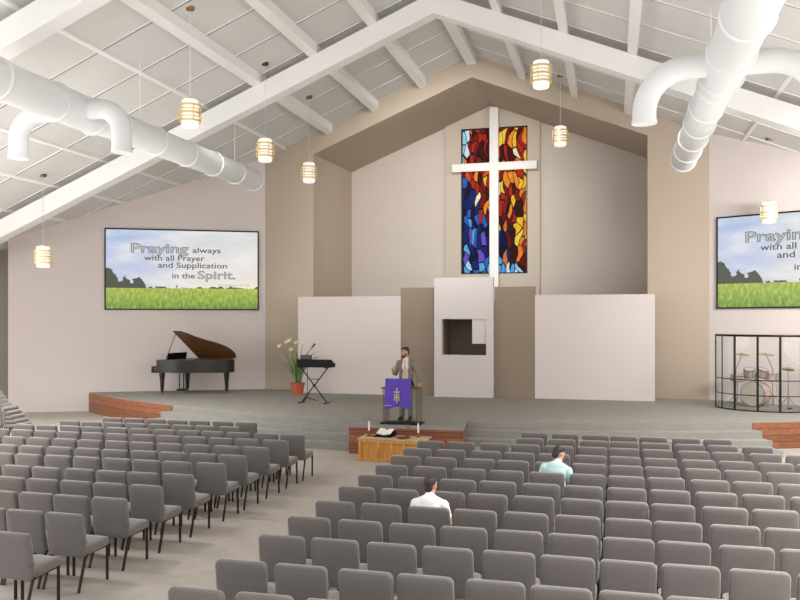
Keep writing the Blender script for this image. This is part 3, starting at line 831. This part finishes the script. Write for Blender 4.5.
# --- seated listeners, built facing -y, then turned round to face the stage
def sitter(loc, rz, skin, hair, top, topmat, label, headrot, lean, sleeve):
    S = .455
    L = Matrix.Rotation(lean[1], 3, 'Y') @ Matrix.Rotation(lean[0], 3, 'X')
    piv = V(0, .02, S + .1)
    B = lambda x, y, z: piv + L @ (V(x, y, S + (z - S) * .93) - piv)
    hc = B(0, -.045, S + .66); Hp, T, R = head(hc, headrot @ Matrix.Diagonal((.93, .93, .93)))
    neck = [('c', B(0, .01, S + .50), .06, hc + V(0, .015, -.06), .052)]
    torso = [('e', B(0, .02, S + .36), (.17, .105, .18)), ('e', B(0, .02, S + .16), (.15, .105, .16)), ('e', V(0, .02, S + .09), (.17, .125, .10)), ('c', B(-.13, .015, S + .44), .055, B(.13, .015, S + .44), .055)]
    ar = []; hd = []; sleeves = []
    for s in (-1, 1):
        sh, el = B(s * .172, .015, S + .42), B(s * .235, -.02, S + .18)
        wr = V(s * .15, -.26, S + .17)
        ar += [('c', sh, .055, el, .043), ('c', el, .041, wr, .029)]
        hd += hand(wr + V(-s * .005, -.02, 0), V(-s * .2, -1, -.15), V(s * .2, 0, 1), V(-s, -.2, 0), .5)
        sleeves += [('c', sh, .07, sh.lerp(el, sleeve), .06)]
    lg = []; tr = [('e', V(0, .03, S + .085), (.18, .13, .095))]
    for s in (-1, 1):
        hip, kn, an = V(s * .095, -.0, S + .08), V(s * .125, -.40, S + .07), V(s * .12, -.32, .09)
        lg += [('c', hip, .082, kn, .056), ('c', kn, .054, an, .036), ('c', an, .036, V(s * .13, -.44, .04), .028)]
        tr += [('c', hip, .09, kn, .067), ('c', kn, .067, an, .052)]
    body = fuse('person', Hp + neck + torso + ar + hd + lg, skin, None, .0085, 3)
    tag(body, label, 'person')
    face_bits(T, R, body)
    fuse('hair', [('e', T(0, .028, .045), (.083, .096, .082), R), ('e', T(0, -.02, .092), (.068, .066, .034), R), ('e', T(0, .07, -.02), (.07, .042, .075), R)], hair, body, .007, 3)
    fuse(top, [('e', B(0, .02, S + .36), (.178, .122, .17)), ('e', B(0, .02, S + .16), (.175, .125, .17)), ('c', B(0, .015, S + .50), .066, B(-.15, .015, S + .425), .066), ('c', B(0, .015, S + .50), .066, B(.15, .015, S + .425), .066),
               ('c', B(0, .012, S + .47), .085, B(0, .008, S + .53), .064)] + [('e', B(0, .055, S + .45), (.13, .075, .10)), ('c', B(0, .03, S + .5), .075, hc + V(0, .03, -.105), .058)] + sleeves, topmat, body, .009, 4)
    fuse('trousers', tr, 'jeans', body, .011, 4)
    for s in (-1, 1):
        fuse('shoe', [('c', V(s * .122, -.30, .045), .043, V(s * .135, -.47, .034), .034), ('c', V(s * .12, -.32, .075), .045, V(s * .122, -.36, .06), .04)], 'shoe', body, .009, 3)
    body.location = loc; body.rotation_euler = (0, 0, PI + rz)
    return body
c = occ[(8, 2)].location
sitter((c.x - .05, c.y + .03, .0), -.02, 'skin', 'hair_brown', 'tee_shirt', 'tee', 'person in white tee seated with back turned, dark hair, facing the lectern', rot_xyz(.05, 0, -.28), (-.02, 0), .62)
c = occ[(5, 4)].location
sitter((c.x + .09, c.y + .03, .035), -.12, 'skin', 'hair', 'polo_shirt', 'teal', 'person in pale teal shirt seated with head bowed, nearer the stage', rot_xyz(.42, .12, -.62), (.13, -.10), .55)

# ------------------------------------------------------------------ lectern and its cloth
M['smoke'] = clear('acrylic_smoked', (242, 236, 228))
L = thing('lectern', 'clear acrylic lectern with brown shelf on the pulpit platform', 'lectern', (-.29, 18.42, ZP + .004))
MB().rbox(-.49, .49, -.26, .26, 0, .03, .008).build('base', 'black', L)
for s in (-1, 1):
    MB().rbox(s * .40 - .04, s * .40 + .04, -.16, .16, .03, .83, .005).build('side_panel', 'smoke', L, smooth=False)
    b = MB()
    for y in (-.16, .16): b.box(s * .40 - .042, s * .40 - .03, y - .006, y + .006, .03, .83); b.box(s * .40 + .03, s * .40 + .042, y - .006, y + .006, .03, .83)
    b.build('panel_edge', 'acrylic_edge', L, smooth=False)
MB().box(-.38, .38, -.175, -.165, .03, .83).build('front_panel', 'acrylic', L, smooth=False)
MB().rbox(-.46, .43, -.24, .22, .83, .865, .006).build('shelf', 'walnut', L)
rd = MB(); rd.prism([(-.2, .865), (.15, .865), (-.2, 1.06)], -.34, .22, 'X'); rd.build('reading_desk', 'walnut', L, smooth=False)

cloth = None
def drape():
    b = bmesh.new(); nx, nz = 28, 26
    path = [(.16, .885), (-.02, .985), (-.205, 1.083), (-.232, 1.075), (-.242, 1.03), (-.248, .9), (-.258, .865), (-.265, .7), (-.268, .52), (-.27, .40)]
    d = [0]
    for i in range(1, len(path)): d.append(d[-1] + math.hypot(path[i][0] - path[i - 1][0], path[i][1] - path[i - 1][1]))
    rows = []
    for j in range(nz + 1):
        s = d[-1] * j / nz; i = 0
        while i < len(d) - 2 and s > d[i + 1]: i += 1
        f = (s - d[i]) / (d[i + 1] - d[i]); y = path[i][0] + (path[i + 1][0] - path[i][0]) * f; z = path[i][1] + (path[i + 1][1] - path[i][1]) * f
        hang = max(0, (s - .55 * d[-1]) / (.45 * d[-1]))
        row = []
        for k in range(nx + 1):
            u = k / nx
            x = -.375 + u * .62 + hang * .015 * math.sin(u * 9)
            yy = y - hang * (.010 + .014 * math.sin(u * 17 + 1) + .01 * math.sin(u * 31))
            zz = z - (hang ** 3) * .05 * (math.cos((u - .02) * 2 * PI * .95) * .6 + .1)
            row.append(b.verts.new((x, yy, zz)))
        rows.append(row)
    for j in range(nz):
        for k in range(nx): b.faces.new((rows[j][k], rows[j][k + 1], rows[j + 1][k + 1], rows[j + 1][k]))
    bmesh.ops.recalc_face_normals(b, faces=b.faces[:])
    bmesh.ops.solidify(b, geom=b.faces[:], thickness=.006)
    m = MB(); m.bm = b
    return m
CL = drape().build('lectern_cloth', 'purple', None, ang=70, loc=(-.27, 18.42, ZP + .004))
tag(CL, 'purple cloth with gold cross emblem draped over the lectern', 'cloth')
b = MB(); yy = -.302; cx = -.08
b.box(cx - .012, cx + .012, yy, yy + .006, .51, .86); b.box(cx - .075, cx + .075, yy, yy + .006, .755, .78)
for s in (-1, 1):
    b.box(cx + s * .05 - .009, cx + s * .05 + .009, yy, yy + .006, .57, .71)
    b.box(cx + s * .05 - .024, cx + s * .05 + .024, yy, yy + .006, .57, .585); b.box(cx + s * .05 - .024, cx + s * .05 + .024, yy, yy + .006, .697, .712)
b.box(cx - .05, cx + .05, yy, yy + .006, .632, .648)
b.lathe([(.022, 0), (.034, 0), (.034, .006), (.022, .006)], n=16, mx=Matrix.Translation((cx, yy, .64)) @ Matrix.Rotation(-PI / 2, 4, 'X'), closed=True)
e = b.build('cross_emblem', 'gold', CL, smooth=False); e['label'] = 'gold embroidered cross emblem'
b = MB(); b.box(-.37, -.20, -.305, -.298, .445, .455); b.build('gold_trim', 'gold', CL, smooth=False)

# ------------------------------------------------------------------ communion table
TX0, TX1, TY0, TY1, TH = -.89, .60, 16.86, 17.52, .5
T = thing('communion_table', 'low honey oak communion table before the pulpit platform', 'table', ((TX0 + TX1) / 2, (TY0 + TY1) / 2, 0))
w, dp = (TX1 - TX0) / 2, (TY1 - TY0) / 2
MB().rbox(-w - .02, w + .02, -dp - .02, dp + .02, TH - .04, TH, .008).build('tabletop', 'oak_top', T)
MB().box(-w + .04, w - .04, -dp + .04, dp - .04, .03, TH - .04).build('body', 'oak', T, smooth=False)
b = MB()
for x in (-w, -w + .42, -.035, w - .49, w - .07): b.rbox(x, x + .07, -dp, -dp + .05, .06, TH - .04, .004)
b.rbox(-w, w, -dp - .006, -dp + .05, TH - .1, TH - .039, .004)
b.build('face_frame', 'oak', T)
MB().rbox(-w - .015, w + .015, -dp - .015, dp + .015, 0, .06, .006).build('base_board', 'oak', T)
for s in (-1, 1): MB().rbox(s * w - .03, s * w + .03, -.12, .12, .24, .42, .012).build('side_handle', 'oak_top', T)
tp = lambda x, y, z, zz: None
def candle(x, y, lb):
    r = thing('candle', lb, 'candle', (x, y, TH), group='white candles on the communion table')
    MB().lathe([(0, 0), (.055, 0), (.05, .012), (.018, .02), (.016, .07), (.026, .085), (.024, .1), (0, .1)], n=18).build('holder', 'antique', r)
    MB().lathe([(0, .09), (.021, .09), (.020, .30), (.012, .308), (0, .306)], n=14).build('candle_stick', 'wax', r)
    MB().tube([(0, 0, .3), (.002, 0, .322)], .0025, 6).build('wick', 'black', r)
candle(-.80, 17.38, 'white candle at the piano-side end of the communion table')
candle(.36, 17.3, 'white candle at the drum-side end of the communion table')
BKR = thing('open_book', 'open book tilted on a dark stand on the communion table', 'book', (-.38, 17.25, TH + .012), -.12)
mx = Matrix.Translation((0, 0, .05)) @ Matrix.Rotation(math.radians(20), 4, 'X')
for s in (-1, 1):
    b = MB(); pts = [(0, 0), (s * .06, .018), (s * .13, .012), (s * .17, .002), (s * .17, -.012), (0, -.014)]
    b.prism(pts, -.12, .12, 'Y', mx @ Matrix.Rotation(s * -.18, 4, 'Y')); b.build('pages', 'page', BKR, smooth=False)
BS = thing('book_stand', 'dark slanted stand under the open book', 'stand', (-.38, 17.25, TH), -.12)
MB().prism([(-.16, 0), (.16, 0), (.16, .105), (.14, .112), (-.16, .006)], -.2, .2, 'X').build('stand_wedge', 'black', BS, smooth=False)
MB().rbox(-.2, .2, -.18, -.16, 0, .03, .004).build('stand_lip', 'black', BS)
BKR.location.z = TH + .042
TC = thing('table_cross', 'small brass cross on a foot on the communion table', 'cross', (.10, 17.42, TH))
MB().lathe([(0, 0), (.09, 0), (.085, .012), (.02, .03), (.012, .04), (0, .04)], n=18).build('foot', 'antique', TC)
b = MB(); b.rbox(-.008, .008, -.006, .006, .035, .27, .002); b.build('shaft', 'antique', TC)
MB().rbox(-.05, .05, -.005, .005, .19, .205, .002).build('arms', 'antique', TC)
TR = tag(MB().lathe([(0, 0), (.11, 0), (.15, .012), (.152, .022), (.145, .022), (.11, .01), (0, .01)], n=28).build('offering_plate', 'walnut', None, loc=(.08, 17.05, TH)), 'shallow brown plate near the front edge of the communion table', 'plate')
TC2 = tag(MB().rbox(-.28, .16, -.11, .11, 0, .012, .004).build('table_mat', mat('dark_runner', (92, 84, 74), .8), None, loc=(-.62, 17.33, TH)), 'dark flat mat beside the open book on the communion table', 'mat')
TC2.scale = (.5, .7, 1); TC2.location = (-.66, 17.2, TH)

# ------------------------------------------------------------------ grand piano
PN = thing('grand_piano', 'dark grand piano with its lid raised on the stage', 'piano', (-8.97, 24.2, ZP), math.radians(-13))
def W(x, y): return (x + 9.0, y - 24.2)
case = [W(-9.95, 23.45), W(-9.95, 24.95), W(-8.05, 24.95), W(-7.85, 24.88), W(-7.74, 24.7), W(-7.74, 24.5), W(-7.85, 24.28), W(-8.1, 24.1), W(-8.45, 23.95), W(-8.75, 23.78), W(-8.98, 23.58), W(-9.2, 23.47)]
MB().prism(case, .72, 1.13, 'Z').build('case', 'piano', PN, ang=45)
inner = [(x * .93 + .0, y * .93) for x, y in case]
MB().prism(inner, 1.125, 1.14, 'Z').build('soundboard', 'piano_in', PN, smooth=False)
b = MB(); b.rbox(-1.17, -.94, -.76, .76, .70, .86, .012); b.rbox(-1.17, -.94, -.76, -.68, .86, .92, .01); b.rbox(-1.17, -.94, .68, .76, .86, .92, .01)
b.build('keybed', 'piano', PN)
kb = MB(); kb.box(-1.15, -.96, -.67, .67, .86, .885); kb.build('white_keys', 'ivory', PN, smooth=False)
kb = MB()
for k in range(36):
    y = -.65 + k * .0365
    if k % 7 not in (2, 6): kb.box(-1.08, -.96, y + .01, y + .026, .885, .9)
kb.build('black_keys', 'black', PN, smooth=False)
# lid hinged on the spine
am = math.radians(37)
hm = Matrix.Translation((0, .75, 1.15)) @ Matrix.Rotation(-am, 4, 'X') @ Matrix.Translation((0, -.75, 0))
lidp = [W(-9.5, 23.42), W(-9.5, 24.97), W(-8.03, 24.97), W(-7.82, 24.9), W(-7.70, 24.7), W(-7.70, 24.48), W(-7.82, 24.25), W(-8.08, 24.06), W(-8.43, 23.91), W(-8.73, 23.74), W(-8.96, 23.54), W(-9.18, 23.43)]
lid = MB().prism(lidp, .006, .028, 'Z', hm).build('lid', 'piano', PN, ang=30)
b = MB().prism([(x * .99 + (-.0), y) for x, y in lidp], .0, .006, 'Z', hm).build('lid_underside', 'piano_in', lid, smooth=False)
MB().prism([W(-9.92, 23.9), W(-9.92, 24.97), W(-9.5, 24.97), W(-9.5, 23.75)], .03, .045, 'Z', hm @ Matrix.Translation((.455, 0, 0))).build('front_lid_flap', 'piano', lid, smooth=False)
a = hm @ Vector((-.42, -.70, 0))
MB().tube([(-.62, -.66, 1.12), (a.x, a.y, a.z)], .012, 8).build('prop_stick', 'piano', PN)
MB().box(-.70, -.68, -.35, .35, 1.13, 1.36, Matrix.Translation((-.69, 0, 1.13)) @ Matrix.Rotation(.25, 4, 'Y') @ Matrix.Translation((.69, 0, -1.13))).build('music_desk', 'black', PN, smooth=False)
MB().box(-.86, -.60, -.52, -.18, 1.14, 1.35, Matrix.Translation((-.7, 0, 1.14)) @ Matrix.Rotation(.25, 4, 'Y') @ Matrix.Diagonal((.08, 1, 1, 1)) @ Matrix.Translation((.7, 0, -1.14))).build('music_book', 'black', PN, smooth=False)
for (x, y) in ((-.84, -.6), (-.84, .6), (.95, .52)):
    lg = MB().lathe([(0, .08), (.05, .08), (.045, .1), (.055, .14), (.075, .5), (.095, .62), (.095, .72), (0, .72)], c=(x, y, 0), n=8).build('leg', 'piano', PN, ang=25)
    b = MB(); b.lathe([(0, .045), (.03, .045), (.03, .085), (0, .085)], c=(x, y, 0), n=12)
    b.lathe([(.0, -.02), (.04, -.02), (.045, 0), (.04, .02), (0, .02)], n=16, mx=Matrix.Translation((x, y, .045)) @ Matrix.Rotation(PI / 2, 4, 'X'))
    b.build('caster', 'antique', lg)
b = MB()
for y in (-.1, .1): b.tube([(-.55, y, .72), (-.55, y, .14)], .02, 8)
b.rbox(-.63, -.47, -.16, .16, .08, .14, .01); b.build('pedal_lyre', 'piano', PN)
for y in (-.08, 0, .08): MB().rbox(-.72, -.62, y - .018, y + .018, .085, .1, .004).build('pedal', 'brass', PN)

# ------------------------------------------------------------------ keyboard on an X stand
KY = 22.35
ST = thing('keyboard_stand', 'black folding X stand under the electric keyboard', 'stand', (-4.0, KY, ZP))
for i, y in enumerate((-.035, .035)):
    s = 1 if i else -1
    MB().bar((-s * .40, y, .03), (s * .40, y, 1.03), .032, .022, (0, 1, 0)).build('stand_leg', 'black_metal', ST, smooth=False)
    MB().rbox(-s * .40 - .03, -s * .40 + .03, -.24, .24, 0, .03, .006).build('foot_bar', 'black_metal', ST)
    MB().rbox(s * .40 - .025, s * .40 + .025, -.18, .18, 1.03, 1.06, .006).build('rest_bar', 'black_metal', ST)
MB().tube([(-.14, 0, .70), (.13, 0, .70)], .01, 8).build('brace', 'black_metal', ST)
MB().lathe([(0, -.05), (.035, -.05), (.035, .05), (0, .05)], n=14, mx=Matrix.Translation((-.005, 0, .53)) @ Matrix.Rotation(PI / 2, 4, 'X')).build('hub_bolt', 'black_metal', ST)
KB = thing('electric_keyboard', 'black electric keyboard lying on the X stand beside the lily', 'keyboard', (-3.98, KY, ZP + 1.06))
MB().prism([(-.2, .0), (.2, .0), (.2, .11), (.06, .13), (-.16, .235), (-.2, .235)], -.50, .56, 'X').build('keyboard_case', 'black', KB, smooth=False)
MB().box(-.48, .48, .06, .195, .108, .135).build('white_keys', 'ivory', KB, smooth=False)
b = MB()
for k in range(25):
    x = -.47 + k * .0385
    if k % 7 not in (2, 6): b.box(x + .012, x + .03, .06, .13, .135, .145)
b.build('black_keys', 'black', KB, smooth=False)
b = MB(); b.bar((-.52, -.05, .185), (-.38, -.05, .185), .02); b.build('control_knobs', 'black_metal', KB, smooth=False)
BX = tag(MB().rbox(-.17, .17, -.06, .02, 0, .13, .012).build('sound_module', mat('dark_grey_box', (74, 74, 68), .6), None, loc=(-4.2, KY - .13, ZP + 1.06 + .235)), 'dark grey box standing on the electric keyboard', 'box')
MS = thing('microphone_stand', 'black microphone stand with boom behind the electric keyboard', 'stand', (-4.42, 22.85, ZP))
for k in range(3):
    a = k * 2 * PI / 3 + .4
    MB().tube([(0, 0, .1), (.27 * math.cos(a), .27 * math.sin(a), .012)], .011, 8).build('leg', 'black_metal', MS)
MB().tube([(0, 0, .08), (0, 0, 1.42)], .011, 8).build('pole', 'black_metal', MS)
MB().tube([(-.12, -.02, 1.28), (.22, -.1, 1.66)], .009, 8).build('boom', 'black_metal', MS)
MB().tube([(.16, -.085, 1.59), (.24, -.105, 1.68), (.29, -.115, 1.735)], [.014, .022, .024], 10).build('microphone', 'black', MS)

# ------------------------------------------------------------------ potted lily
PL = thing('potted_lily', 'potted lily with pale yellow flowers in a terracotta pot', 'plant', (-5.44, 24.6, ZP))
pot = MB().lathe([(0, 0), (.17, 0), (.225, .33), (.245, .33), (.245, .40), (.215, .40), (.205, .36), (0, .36)], n=28).build('pot', 'terracotta', PL)
MB().lathe([(0, .35), (.207, .365), (0, .375)], n=24).build('soil', 'soil', PL)
rnd = random.Random(3)
def blade(base, az, L, w, droop, name='leaf'):
    b = MB(); nseg = 8; pts = []
    d = V(math.cos(az), math.sin(az), 0); sd = V(-math.sin(az), math.cos(az), 0)
    for i in range(nseg + 1):
        f = i / nseg
        p = V(*base) + d * (L * (.12 * f + droop * f * f)) + V(0, 0, L * (f - droop * .75 * f ** 2.4))
        ww = w * math.sin(PI * (.12 + .88 * f)) ** .7 if f < 1 else .001
        pts.append((p - sd * ww, p + d * (-ww * .35), p + sd * ww))
    vs = [v for t in pts for v in t]; fs = []
    for i in range(nseg):
        for k in (0, 1): fs.append((i * 3 + k, i * 3 + k + 1, i * 3 + k + 4, i * 3 + k + 3))
    b.poly(vs, fs)
    bmesh.ops.recalc_face_normals(b.bm, faces=b.bm.faces[:]); bmesh.ops.solidify(b.bm, geom=b.bm.faces[:], thickness=.004)
    return b.build(name, 'leaf', PL, ang=70)
for k in range(30):
    a = k * 2.4 + rnd.uniform(-.3, .3); rr = rnd.uniform(.02, .12)
    blade((rr * math.cos(a), rr * math.sin(a), .37), a, rnd.uniform(.8, 1.5), rnd.uniform(.022, .04), rnd.uniform(.1, .62))
for k, (dx, dz, dy) in enumerate(((-.62, 1.60, .02), (-.22, 1.80, -.1), (-.06, 1.72, .1), (.20, 1.70, 0), (-.12, 1.50, -.18), (-.4, 1.74, .1))):
    st = MB().tube([(dx * .1, dy * .1, .36), (dx * .25, dy * .3, dz * .55), (dx * .7, dy * .8, dz * .88), (dx, dy, dz)], .009, 8).build('flower_stem', 'leaf', PL)
    fl = MB()
    for q in range(6):
        a = q * PI / 3; d = V(math.cos(a), math.sin(a) * .6 - .4, math.sin(a) * .8); c0 = V(dx, dy, dz)
        sd = V(-math.sin(a), .2, math.cos(a)).normalized()
        fl.poly([c0, c0 + d * .05 + sd * .02 + V(0, -.04, 0), c0 + d * .10 + V(0, -.05, .0), c0 + d * .05 - sd * .02 + V(0, -.04, 0)], [(0, 1, 2, 3)])
    bmesh.ops.solidify(fl.bm, geom=fl.bm.faces[:], thickness=.005)
    fl.build('flower', 'petal', PL, smooth=False)

# ------------------------------------------------------------------ drums behind the clear shield
SHp = [V(7.33, 24.25), V(7.45, 23.85), V(7.72, 23.46), V(8.25, 23.16), V(8.79, 23.08), V(9.32, 23.18), V(9.82, 23.5), V(10.1, 23.95)]
SHp = [Vector((p.x, p.y, 0)) for p in SHp]
DS = thing('drum_shield', 'clear curved drum shield with black frame posts around the drums', 'shield', (0, 0, ZP))
def arcpts(p, q, n=6):
    C = Vector((8.79, 24.55, 0)); out = []
    for i in range(n + 1):
        f = i / n; v = p.lerp(q, f) - C; L = (p - C).length * (1 - f) + (q - C).length * f
        out.append(C + v.normalized() * L)
    return out
HS = 2.03
for i in range(len(SHp) - 1):
    pts = arcpts(SHp[i], SHp[i + 1]); b = MB()
    for k in range(len(pts) - 1): b.bar(pts[k] + V(0, 0, HS / 2), pts[k + 1] + V(0, 0, HS / 2), .008, HS - .04)
    b.build('clear_panel', 'acrylic', DS, smooth=False)
full = [p for i in range(len(SHp) - 1) for p in arcpts(SHp[i], SHp[i + 1])[(0 if i == 0 else 1):]]
for nm, z, r in (('top_rail', HS, .032), ('bottom_rail', .018, .018), ('middle_rail', .84, .014), ('middle_rail', .43, .014)):
    MB().tube([p + V(0, 0, z) for p in full], r, 8).build(nm, 'black_metal', DS)
for i, p in enumerate(SHp):
    r = .027 if i in (2, 3, 4, 5, 6) else .014
    MB().box(p.x - r, p.x + r, p.y - r, p.y + r, 0, HS, None).build('post', 'black_metal', DS, smooth=False)

def drum(b, rad, dep, mx, n=32):
    b.lathe([(rad, -dep / 2), (rad, dep / 2)], n=n, mx=mx)
def add_drum(name, rad, dep, mx, parent, two=False):
    sh = MB().lathe([(0, -dep / 2), (rad, -dep / 2), (rad, dep / 2), (0, dep / 2)], n=32, mx=mx).build(name, 'drum_shell', parent)
    MB().lathe([(0, dep / 2 + .001), (rad - .008, dep / 2 + .001), (rad - .008, dep / 2 + .006), (0, dep / 2 + .006)], n=32, mx=mx).build('drum_head', 'drum_head', sh)
    b = MB()
    for z in (-dep / 2, dep / 2): b.lathe([(rad - .006, z - .014), (rad + .012, z - .014), (rad + .012, z + .014), (rad - .006, z + .014)], n=32, mx=mx, closed=True)
    for k in range(8):
        a = k * PI / 4 + .2; p0 = mx @ V((rad + .012) * math.cos(a), (rad + .012) * math.sin(a), -dep / 2); p1 = mx @ V((rad + .012) * math.cos(a), (rad + .012) * math.sin(a), dep / 2)
        b.tube([p0, p1], .005, 6)
    b.build('hoop', 'chrome', sh)
    return sh
def Rm(x, y, z): return Matrix.Rotation(z, 4, 'Z') @ Matrix.Rotation(y, 4, 'Y') @ Matrix.Rotation(x, 4, 'X')
BD = thing('bass_drum', 'large bass drum with two mounted toms inside the clear shield', 'drum', (8.42, 24.55, ZP), group='drum kit pieces')
mb_ = Matrix.Translation((0, 0, .37)) @ Rm(PI / 2, 0, -.55)
add_drum('drum_shell', .34, .42, mb_, BD)
for s in (-1, 1):
    MB().tube([mb_ @ V(s * .3, -.2, .05), mb_ @ V(s * .40, -.36, .12)], .009, 8).build('spur_leg', 'chrome', BD)
for s in (-1, 1):
    add_drum('rack_tom', .14, .2, Matrix.Translation((s * .17 + .0, -.02, .96)) @ Rm(.35, s * .12, .3), BD)
MB().tube([(0, 0, .68), (0, 0, .95)], .016, 8).build('tom_mount', 'chrome', BD)
def stand(name, label, cat, loc, h, rad, disks, lean=(0, 0)):
    r = thing(name, label, cat, loc, group='drum kit pieces')
    for k in range(3):
        a = k * 2 * PI / 3 + .5
        MB().tube([(0, 0, .32), (.28 * math.cos(a), .28 * math.sin(a), .015)], .009, 6).build('leg', 'chrome', r)
    MB().tube([(0, 0, .06), (0, 0, h * .7), (lean[0], lean[1], h + .05)], .011, 8).build('pole', 'chrome', r)
    for z in disks:
        MB().lathe([(0, .03), (.03, .028), (.05, .012), (rad * .7, .004), (rad, -.008), (rad, -.011), (rad * .7, 0), (.05, .006), (0, .012)], n=32, mx=Matrix.Translation((lean[0], lean[1], h + z)) @ Rm(.12, .06, 0)).build('cymbal', 'cymbal', r)
    return r
stand('cymbal_stand', 'crash cymbal on a stand at the piano-facing side of the drums', 'cymbal', (7.95, 24.85, ZP), 1.47, .21, (0,), (.15, -.1))
stand('cymbal_stand', 'ride cymbal on a stand on the wall side of the rack toms', 'cymbal', (8.95, 25.0, ZP), 1.47, .25, (0,), (-.22, -.15))
hh_ = stand('hi_hat', 'hi-hat cymbals on a tall tripod stand inside the shield', 'cymbal', (9.22, 24.3, ZP), 1.08, .17, (0, .04))
MB().tube([(0, 0, 1.1), (0, 0, 1.24)], .006, 6).build('clutch_rod', 'chrome', hh_)
MB().rbox(-.05, .05, -.32, -.04, .02, .045, .006).build('foot_pedal', 'black_metal', hh_)
SN = thing('snare_drum', 'snare drum on its stand beside the bass drum, piano-facing side', 'drum', (7.92, 24.35, ZP), group='drum kit pieces')
add_drum('drum_shell', .18, .15, Matrix.Translation((0, 0, .82)) @ Rm(.1, .05, 0), SN)
for k in range(3):
    a = k * 2 * PI / 3 + .2
    MB().tube([(0, 0, .3), (.24 * math.cos(a), .24 * math.sin(a), .015)], .008, 6).build('leg', 'chrome', SN)
MB().tube([(0, 0, .2), (0, 0, .76)], .012, 8).build('pole', 'chrome', SN)
FT = thing('floor_tom', 'floor tom on three legs beside the bass drum, hi-hat side', 'drum', (8.88, 24.62, ZP), group='drum kit pieces')
add_drum('drum_shell', .18, .2, Matrix.Translation((0, 0, .83)), FT)
for k in range(3):
    a = k * 2 * PI / 3 + .9
    MB().tube([(.195 * math.cos(a), .195 * math.sin(a), .9), (.195 * math.cos(a), .195 * math.sin(a), .1), (.22 * math.cos(a), .22 * math.sin(a), .012)], .008, 6).build('leg', 'chrome', FT)

# ------------------------------------------------------------------ light
def area(name, loc, rot, sx, sy, power, col=(1, 1, 1), spread=180):
    l = bpy.data.lights.new(name, 'AREA'); l.shape = 'RECTANGLE'; l.size = sx; l.size_y = sy; l.energy = power; l.color = col; l.spread = math.radians(spread)
    o = bpy.data.objects.new(name, l); COL.objects.link(o); o.location = loc; o.rotation_euler = rot
    return o
def spot(name, loc, tgt, power, ang=50, blend=.6, size=.25, col=(1, 1, 1)):
    l = bpy.data.lights.new(name, 'SPOT'); l.energy = power; l.spot_size = math.radians(ang); l.spot_blend = blend; l.shadow_soft_size = size; l.color = col
    o = bpy.data.objects.new(name, l); COL.objects.link(o); o.location = loc
    o.rotation_euler = (Vector(tgt) - Vector(loc)).to_track_quat('-Z', 'Y').to_euler()
    return o
WARM = (.985, .99, .985)
# added area fills from the unseen rear and sides of the nave
area('rear_fill', (0, -3.8, 5.4), (math.radians(90), 0, 0), 32, 9, 900, (.985, .985, .985))
area('side_fill', (-18.2, 7, 2.9), (math.radians(90), 0, math.radians(-90)), 20, 3.2, 1350, (.98, .99, 1))
area('side_fill', (18.2, 7, 2.9), (math.radians(90), 0, math.radians(90)), 20, 3.2, 900, (1, .99, .98))
# added fills without fixtures: downward under the roof, upward onto the ceiling
for y, pw in ((3.0, 950), (9.5, 900), (16.5, 520)):
    for s in (-1, 1):
        area('overhead_fill', (s * 9.6, y, roof(9.6) - .6), (0, 0, 0), 4.4, 1.4, pw, WARM, 115)
        area('ceiling_fill', (s * 8.0, y, 5.2), (math.radians(180), 0, 0), 9, 5, 112, WARM)
# added spots without fixtures, brightening the stage from the second truss
for x, tx in ((-7, -11), (-4, -4.5), (0, 0), (4, 4.5)):
    spot('stage_fill', (x, 13.0, roof(x) - 1.1), (tx, 23.0, 1.2), 60, 48, .9, .5, WARM)
for x, pw in ((12.0, 460),):  # added area fill that brightens the drum-side wall
    o = area('wall_fill', (x, 19.9, roof(x) - 1.05), (0, 0, 0), 4.5, .5, pw, (1, .985, .975), 150)
    o.rotation_euler = (Vector((x * .86, 25.2, 4.6)) - o.location).to_track_quat('-Z', 'Y').to_euler()
for x in (-5.5, 5.5):  # added spots, no lamp bodies, lifting the arch piers
    spot('pier_fill', (x, 19.0, roof(x) - 1.1), (x * 1.17, 26.4, 2.5), 330, 48, 1.0, .6, WARM)
spot('chancel_fill', (.6, 20.5, 10.0), (-1.8, BY, 5.6), 3300, 80, .9, 1.2, WARM)  # added spot that brightens the chancel back wall
w = bpy.data.worlds.new('World'); scn.world = w; w.use_nodes = True
w.node_tree.nodes['Background'].inputs[0].default_value = (.86, .92, 1, 1); w.node_tree.nodes['Background'].inputs[1].default_value = .6

# ------------------------------------------------------------------ camera and view
cam = bpy.data.cameras.new('Camera'); co = bpy.data.objects.new('Camera', cam); COL.objects.link(co)
cam.sensor_width = 36; cam.lens = 36 * fpx / 800; cam.shift_y = 20 / 800; cam.clip_end = 200
co.location = (camx, 0, camz); co.rotation_euler = (PI / 2, 0, cyaw)
scn.camera = co
vs = scn.view_settings
vs.view_transform = 'Standard'; vs.look = 'None'; vs.exposure = 0; vs.gamma = 1; vs.use_curve_mapping = False
scn.cycles.use_denoising = True
scn.cycles.max_bounces = 8; scn.cycles.transparent_max_bounces = 24
